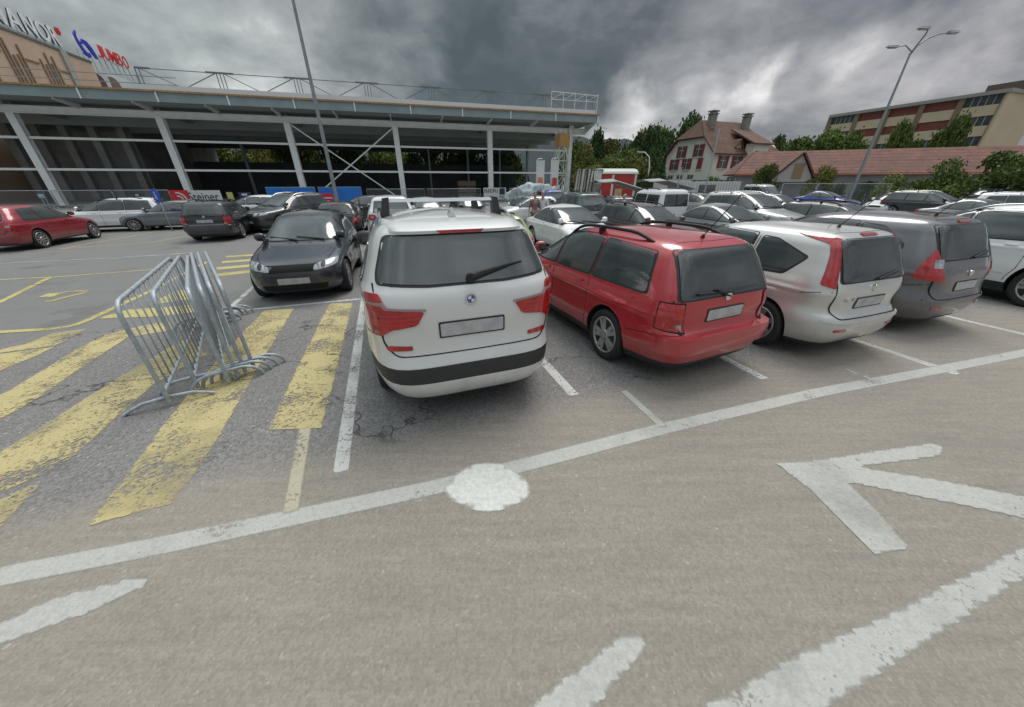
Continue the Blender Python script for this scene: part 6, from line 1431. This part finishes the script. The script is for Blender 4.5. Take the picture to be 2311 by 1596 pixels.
# green hedge and fence posts by the house
hm = MB(); 
a, b_ = UY(1560, 44, 2), UY(1660, 44, 2)
t = empty('netting_fence', (a, 44, 0), R(4)); tag(t, 'green netting fence in front of the white house', 'fence'); m = MB(); m.box(0, b_-a, 0, .05, 0, 2.35)
m.build('netting', pmat('green_net', (.03, .10, .07), .8, var=.4, vscale=2), t); m = MB()
for i in range(9): m.bar(((b_-a)*i/8, -.05, 0), ((b_-a)*i/8, -.05, 2.6), .06)
m.build('post', GALV, t)
# mesh fence right
for i, (u0, u1) in enumerate([(1760, 1835), (1838, 1915), (1918, 2000)]):
    fence_panel((UY(u0, 36-i*1.6, 1), 36-i*1.6), (UY(u1, 35-i*1.6, 1), 35-i*1.6), 2.0, ['mesh fence panel below the little gable', 'mesh fence panel behind the blue car', 'mesh fence panel right of the lamp foot'][i], 'site fence panels')
# ---- lamps
LAMPM = pmat('lamp_pole_grey', (.26, .29, .30), .45, metal=.4, var=.15, vscale=2)
Yl = 31; b0 = Vector((UY(1920, Yl, 1.2), Yl, 0)); s0 = UV(2045, 120, Yl); t = empty('street_lamp', b0); tag(t, 'tall street lamp with one long curved arm and two short ones, right side', 'street lamp')
H_ = s0.z; dx_ = s0.x-b0.x; print('lampR', H_, dx_)
m = MB(); m.tube([(0, 0, 0), (0, 0, H_*.35), (0, 0, H_)], [.14, .11, .06], 12); m.build('pole', LAMPM, t, 50)
def head(par, x, y, z, dx, name='lamp_head'):
    m = MB(); d = 1 if dx > 0 else -1
    m.hexa([(x, y-.16, z-.05), (x+d*.75, y-.12, z-.0), (x+d*.75, y+.12, z-.0), (x, y+.16, z-.05), (x, y-.12, z+.1), (x+d*.7, y-.07, z+.1), (x+d*.7, y+.07, z+.1), (x, y+.12, z+.1)]); o = m.build(name, pmat('lamp_head_grey', (.35, .36, .37), .4, metal=.3), par)
    m = MB(); m.box(min(x+d*.15, x+d*.6), max(x+d*.15, x+d*.6), y-.09, y+.09, z-.07, z-.04); m.build('lens', CLEARL, o)
tip = UV(2140, 74, Yl); px = tip.x-b0.x; pz = tip.z
m = MB(); m.tube([(0, 0, H_-.1), (px*.12, 0, H_+(pz-H_)*.35), (px*.4, 0, H_+(pz-H_)*.75), (px*.7, 0, H_+(pz-H_)*.93), (px, 0, pz)], [.06, .05, .045, .04, .035], 8); m.build('arm', LAMPM, t, 50); head(t, px, 0, pz, 1)
t2 = UV(2040, 78, Yl); m = MB(); m.tube([(0, 0, H_-.1), (.05, -.2, H_+(t2.z-H_)*.4), (-.05, -.6, H_+(t2.z-H_)*.85), (-.4, -1.0, t2.z)], [.06, .05, .045, .035], 8); m.build('arm', LAMPM, t, 50); head(t, -.4, -1.0, t2.z, -1)
t3 = UV(2028, 101, Yl); m = MB(); m.tube([(0, 0, H_+.1), (-.3, .3, t3.z+.05), (-.7, .5, t3.z)], [.05, .04, .03], 8); m.build('arm', LAMPM, t, 50); head(t, -.7, .5, t3.z, -1)
Yk = 19.5; t = empty('street_lamp', (UY(757, Yk, 1.6), Yk, 0)); tag(t, 'tall plain lamp post behind the black hatchback, running out of the top of the picture', 'street lamp')
Ht = UV(660, 0, Yk).z+1.2; m = MB(); m.tube([(0, 0, 0), (0, 0, 1), (0, 0, Ht)], [.11, .10, .055], 12); m.build('pole', LAMPM, t, 50)
m = MB(); m.box(-.07, .07, -.13, -.09, 1.0, 1.4); m.build('access_door', GREYSTEEL, t); m = MB(); m.tube([(0, 0, Ht), (.6, 0, Ht+.6), (1.6, 0, Ht+.8)], .04, 8); m.build('arm', LAMPM, t, 50); head(t, 1.6, 0, Ht+.8, 1)
Yc = 46; t = empty('street_lamp', (UY(1463, Yc, 3), Yc, 0)); tag(t, 'small street lamp with a curved neck left of the white house', 'street lamp'); zc_ = UV(1463, 344, Yc).z
m = MB(); m.tube([(0, 0, 0), (0, 0, zc_-1.6), (-.2, 0, zc_-.5), (-.8, 0, zc_), (-1.1, 0, zc_+.05)], [.09, .07, .06, .05, .05], 8); m.build('pole', WHITESTEEL, t, 50); head(t, -1.0, 0, zc_, -1)
for i, (u, lb) in enumerate([(1527, 'thin bare post behind the person in the white shirt'), (1590, 'thin bare post left of the silver off-roader')]):
    t = empty('thin_post', (UY(u, 26, 1.5), 26, 0)); tag(t, lb, 'post', 'thin bare posts'); m = MB(); m.tube([(0, 0, 0), (0, 0, 3.0 if i == 0 else 5.2)], .045, 8); m.lathe([(.06, 2.95 if i == 0 else 5.15), (.06, 3.03 if i == 0 else 5.23)], 8, 'z'); m.build('pole', GALV, t, 50)
# ---- hills
def hill(name, pts, Y, depth, mat, kind='structure'):
    m = MB(); top = [UV(u, v, Y) for u, v in pts]; rnd = random.Random(3); vs = []
    for i in range(len(top)-1):
        a, b = top[i], top[i+1]; n = max(2, int((b-a).length/5))
        for k in range(n): p = a.lerp(b, k/n); vs.append((p.x, p.z+rnd.uniform(-1, 2.2)))
    g = []
    for x, z in vs: g.append([m.bm.verts.new((x, Y-depth, -1)), m.bm.verts.new((x+rnd.uniform(-2, 2), Y-depth*.5, z*.55+rnd.uniform(-2, 2))), m.bm.verts.new((x, Y, z)), m.bm.verts.new((x, Y+depth, -1))])
    for i in range(len(g)-1):
        for k in range(3): m.face([g[i][k], g[i+1][k], g[i+1][k+1], g[i][k+1]])
    tag(m.build(name, mat, None, 30), kind=kind)
hill('hills', [(-900, 330), (0, 330), (900, 330), (1150, 318), (1320, 312), (1420, 318), (1500, 325), (1700, 330), (2000, 332), (2400, 330), (3600, 330)], 420, 90, pmat('far_forest', (.022, .04, .045), .9, col2=(.012, .02, .026), vscale=.05))
#==PEOPLE==
SKIN = pmat('skin', (.45, .28, .2), .6); HAIRG = pmat('hair_grey', (.4, .38, .36), .8); HAIRD = pmat('hair_dark', (.05, .03, .02), .8)
def skinned(verts, edges, rad, mat, name, parent, sub=2):
    me = bpy.data.meshes.new(name); me.from_pydata([Vector(v) for v in verts], edges, []); o = bpy.data.objects.new(name, me); COL.objects.link(o)
    md = o.modifiers.new('s', 'SKIN'); 
    for i, r in enumerate(rad): me.skin_vertices[0].data[i].radius = (r[0], r[1]) if isinstance(r, tuple) else (r, r)
    me.skin_vertices[0].data[0].use_root = True; md.use_smooth_shade = True
    sb = o.modifiers.new('b', 'SUBSURF'); sb.levels = sub; sb.render_levels = sub
    bpy.context.view_layer.update(); r = bpy.data.meshes.new_from_object(o.evaluated_get(bpy.context.evaluated_depsgraph_get())); bpy.data.objects.remove(o)
    r.polygons.foreach_set('use_smooth', [True]*len(r.polygons)); return link(name, r, mat, parent)
def person(loc, rz, shirt, trousers, hair, label, arms=((.28, .02, .82), (-.28, .02, .82)), lean=0, sc=1.0):
    t = empty('person', loc, R(rz)); t.scale = (sc,)*3; tag(t, label, 'person', 'people among the parked cars')
    def hand(s, w): return w
    V = [(0, 0, .95), (0, 0, 1.15), (0, lean*.4, 1.36), (0, lean*.6, 1.46), (0, lean*.8+.01, 1.55), (0, lean+.015, 1.64), (0, lean, 1.71)]; r = [(.13, .1), (.12, .09), (.13, .09), (.05, .05), (.062, .07), (.075, .09), (.045, .055)]
    Ed = [(i, i+1) for i in range(6)]
    for s, w in zip((1, -1), arms):
        b = len(V); el = (s*.235, lean*.3-.03, 1.12); wr = (w[0], w[1], w[2]+.06); mid = Vector(wr)+(Vector(wr)-Vector(el)).normalized()*.08
        V += [(s*.17, lean*.4, 1.39), el, wr, tuple(mid)]; r += [.05, .036, .026, (.038, .016)]; Ed += [(2, b), (b, b+1), (b+1, b+2), (b+2, b+3)]
        dv = (Vector(wr)-Vector(el)).normalized()
        for k, (off, ln__) in enumerate([(-.03, .06), (-.01, .075), (.01, .07), (.028, .055)]):
            q = len(V); V += [tuple(mid+dv*.03+Vector((0, off, 0))), tuple(mid+dv*(.03+ln__)+Vector((-s*.012, off, -.008)))]; r += [.0085, .007]; Ed += [(b+3, q), (q, q+1)]
        q = len(V); V += [tuple(Vector(wr)+dv*.05+Vector((0, .045, 0)))]; r += [.01]; Ed += [(b+3, q)]
    for s in (1, -1):
        b = len(V); V += [(s*.09, 0, .88), (s*.1, .01, .48), (s*.105, -.02, .09), (s*.11, .12, .035)]; r += [.085, .058, .04, (.035, .028)]; Ed += [(0, b), (b, b+1), (b+1, b+2), (b+2, b+3)]
    body = skinned(V, Ed, r, SKIN, 'body', t)
    sv = [(0, 0, .93), (0, 0, 1.15), (0, lean*.4, 1.37), (0, lean*.5, 1.43)]; sr = [(.155, .12), (.14, .105), (.15, .105), (.07, .065)]; se = [(0, 1), (1, 2), (2, 3)]
    for s in (1, -1): b = len(sv); sv += [(s*.175, lean*.4, 1.39), (s*.235, lean*.3-.03, 1.12), (s*.24, lean*.3-.02, 1.07)]; sr += [.066, .052, .05]; se += [(2, b), (b, b+1), (b+1, b+2)]
    skinned(sv, se, sr, shirt, 'shirt', t)
    tv = [(0, 0, .93), (.09, 0, .86), (.1, .01, .48), (.105, -.02, .1), (-.09, 0, .86), (-.1, .01, .48), (-.105, -.02, .1)]; skinned(tv, [(0, 1), (1, 2), (2, 3), (0, 4), (4, 5), (5, 6)], [(.15, .12), .105, .075, .062, .105, .075, .062], trousers, 'trousers', t)
    skinned([(0, lean-.03, 1.60), (0, lean-.025, 1.68), (0, lean+.0, 1.735)], [(0, 1), (1, 2)], [(.07, .06), (.083, .088), (.06, .07)], hair, 'hair', t)
    for s in (1, -1): m = MB(); m.box(s*.06, s*.16, -.07, .19, 0, .07) if s > 0 else m.box(-.16, -.06, -.07, .19, 0, .07); o = m.build('shoe', RUBBER, t)
    m = MB(); m.lathe([(.012, -.01), (.012, .01)], 8, 'y', (.03, lean+.1, 1.65)); m.lathe([(.012, -.01), (.012, .01)], 8, 'y', (-.03, lean+.1, 1.65)); m.build('eyes', INK, t)
    m = MB(); m.prism([(-.014, lean+.09, 1.60), (.014, lean+.09, 1.60), (0, lean+.09, 1.645)], (0, .025, -.004)); m.build('nose', SKIN, t)
    return t
GREYC = pmat('cloth_grey', (.16, .17, .17), .9); WHT = pmat('cloth_white', (.68, .68, .7), .9); DKT = pmat('cloth_dark', (.04, .045, .06), .9); MAUVE = pmat('cloth_mauve', (.2, .13, .13), .9); STR = pmat('cloth_striped', (.35, .38, .36), .9)
def pp(u, Y): return (UY(u, Y, 1.3), Y, 0)
person(pp(1207, 16), 200, MAUVE, GREYC, HAIRD, 'person in a mauve-grey top with the back to us, left of the pair talking', lean=.02)
person(pp(1226, 16.2), 150, WHT, DKT, HAIRG, 'grey-haired person in a white shirt, right of the pair talking', arms=((.22, .3, 1.05), (-.26, .05, .82)), lean=.05, sc=1.03)
person(pp(1519, 19), 20, WHT, DKT, HAIRG, 'person in a white shirt and dark trousers walking away right of the white van', sc=.97)
person(pp(1408, 17.4), 90, STR, GREYC, HAIRG, 'person in a striped shirt beside the white van', sc=.93)
# door of the white house yard, pile of boards near the third column etc.
t = empty('wooden_pallets', floc and (F0+FX*floc(1035, 425, 3)[0]+FN*3), R(FANG)); tag(t, 'stack of brown crates standing on the floor of the shell right of the fourth column', 'crates')
for i in range(3): m = MB(); m.box(0, 2.4, 0, 1.5, .15+i*.75, .8+i*.75); m.build('crate', pmat('crate_brown', (.2, .14, .11), .8, var=.25, vscale=2), t)
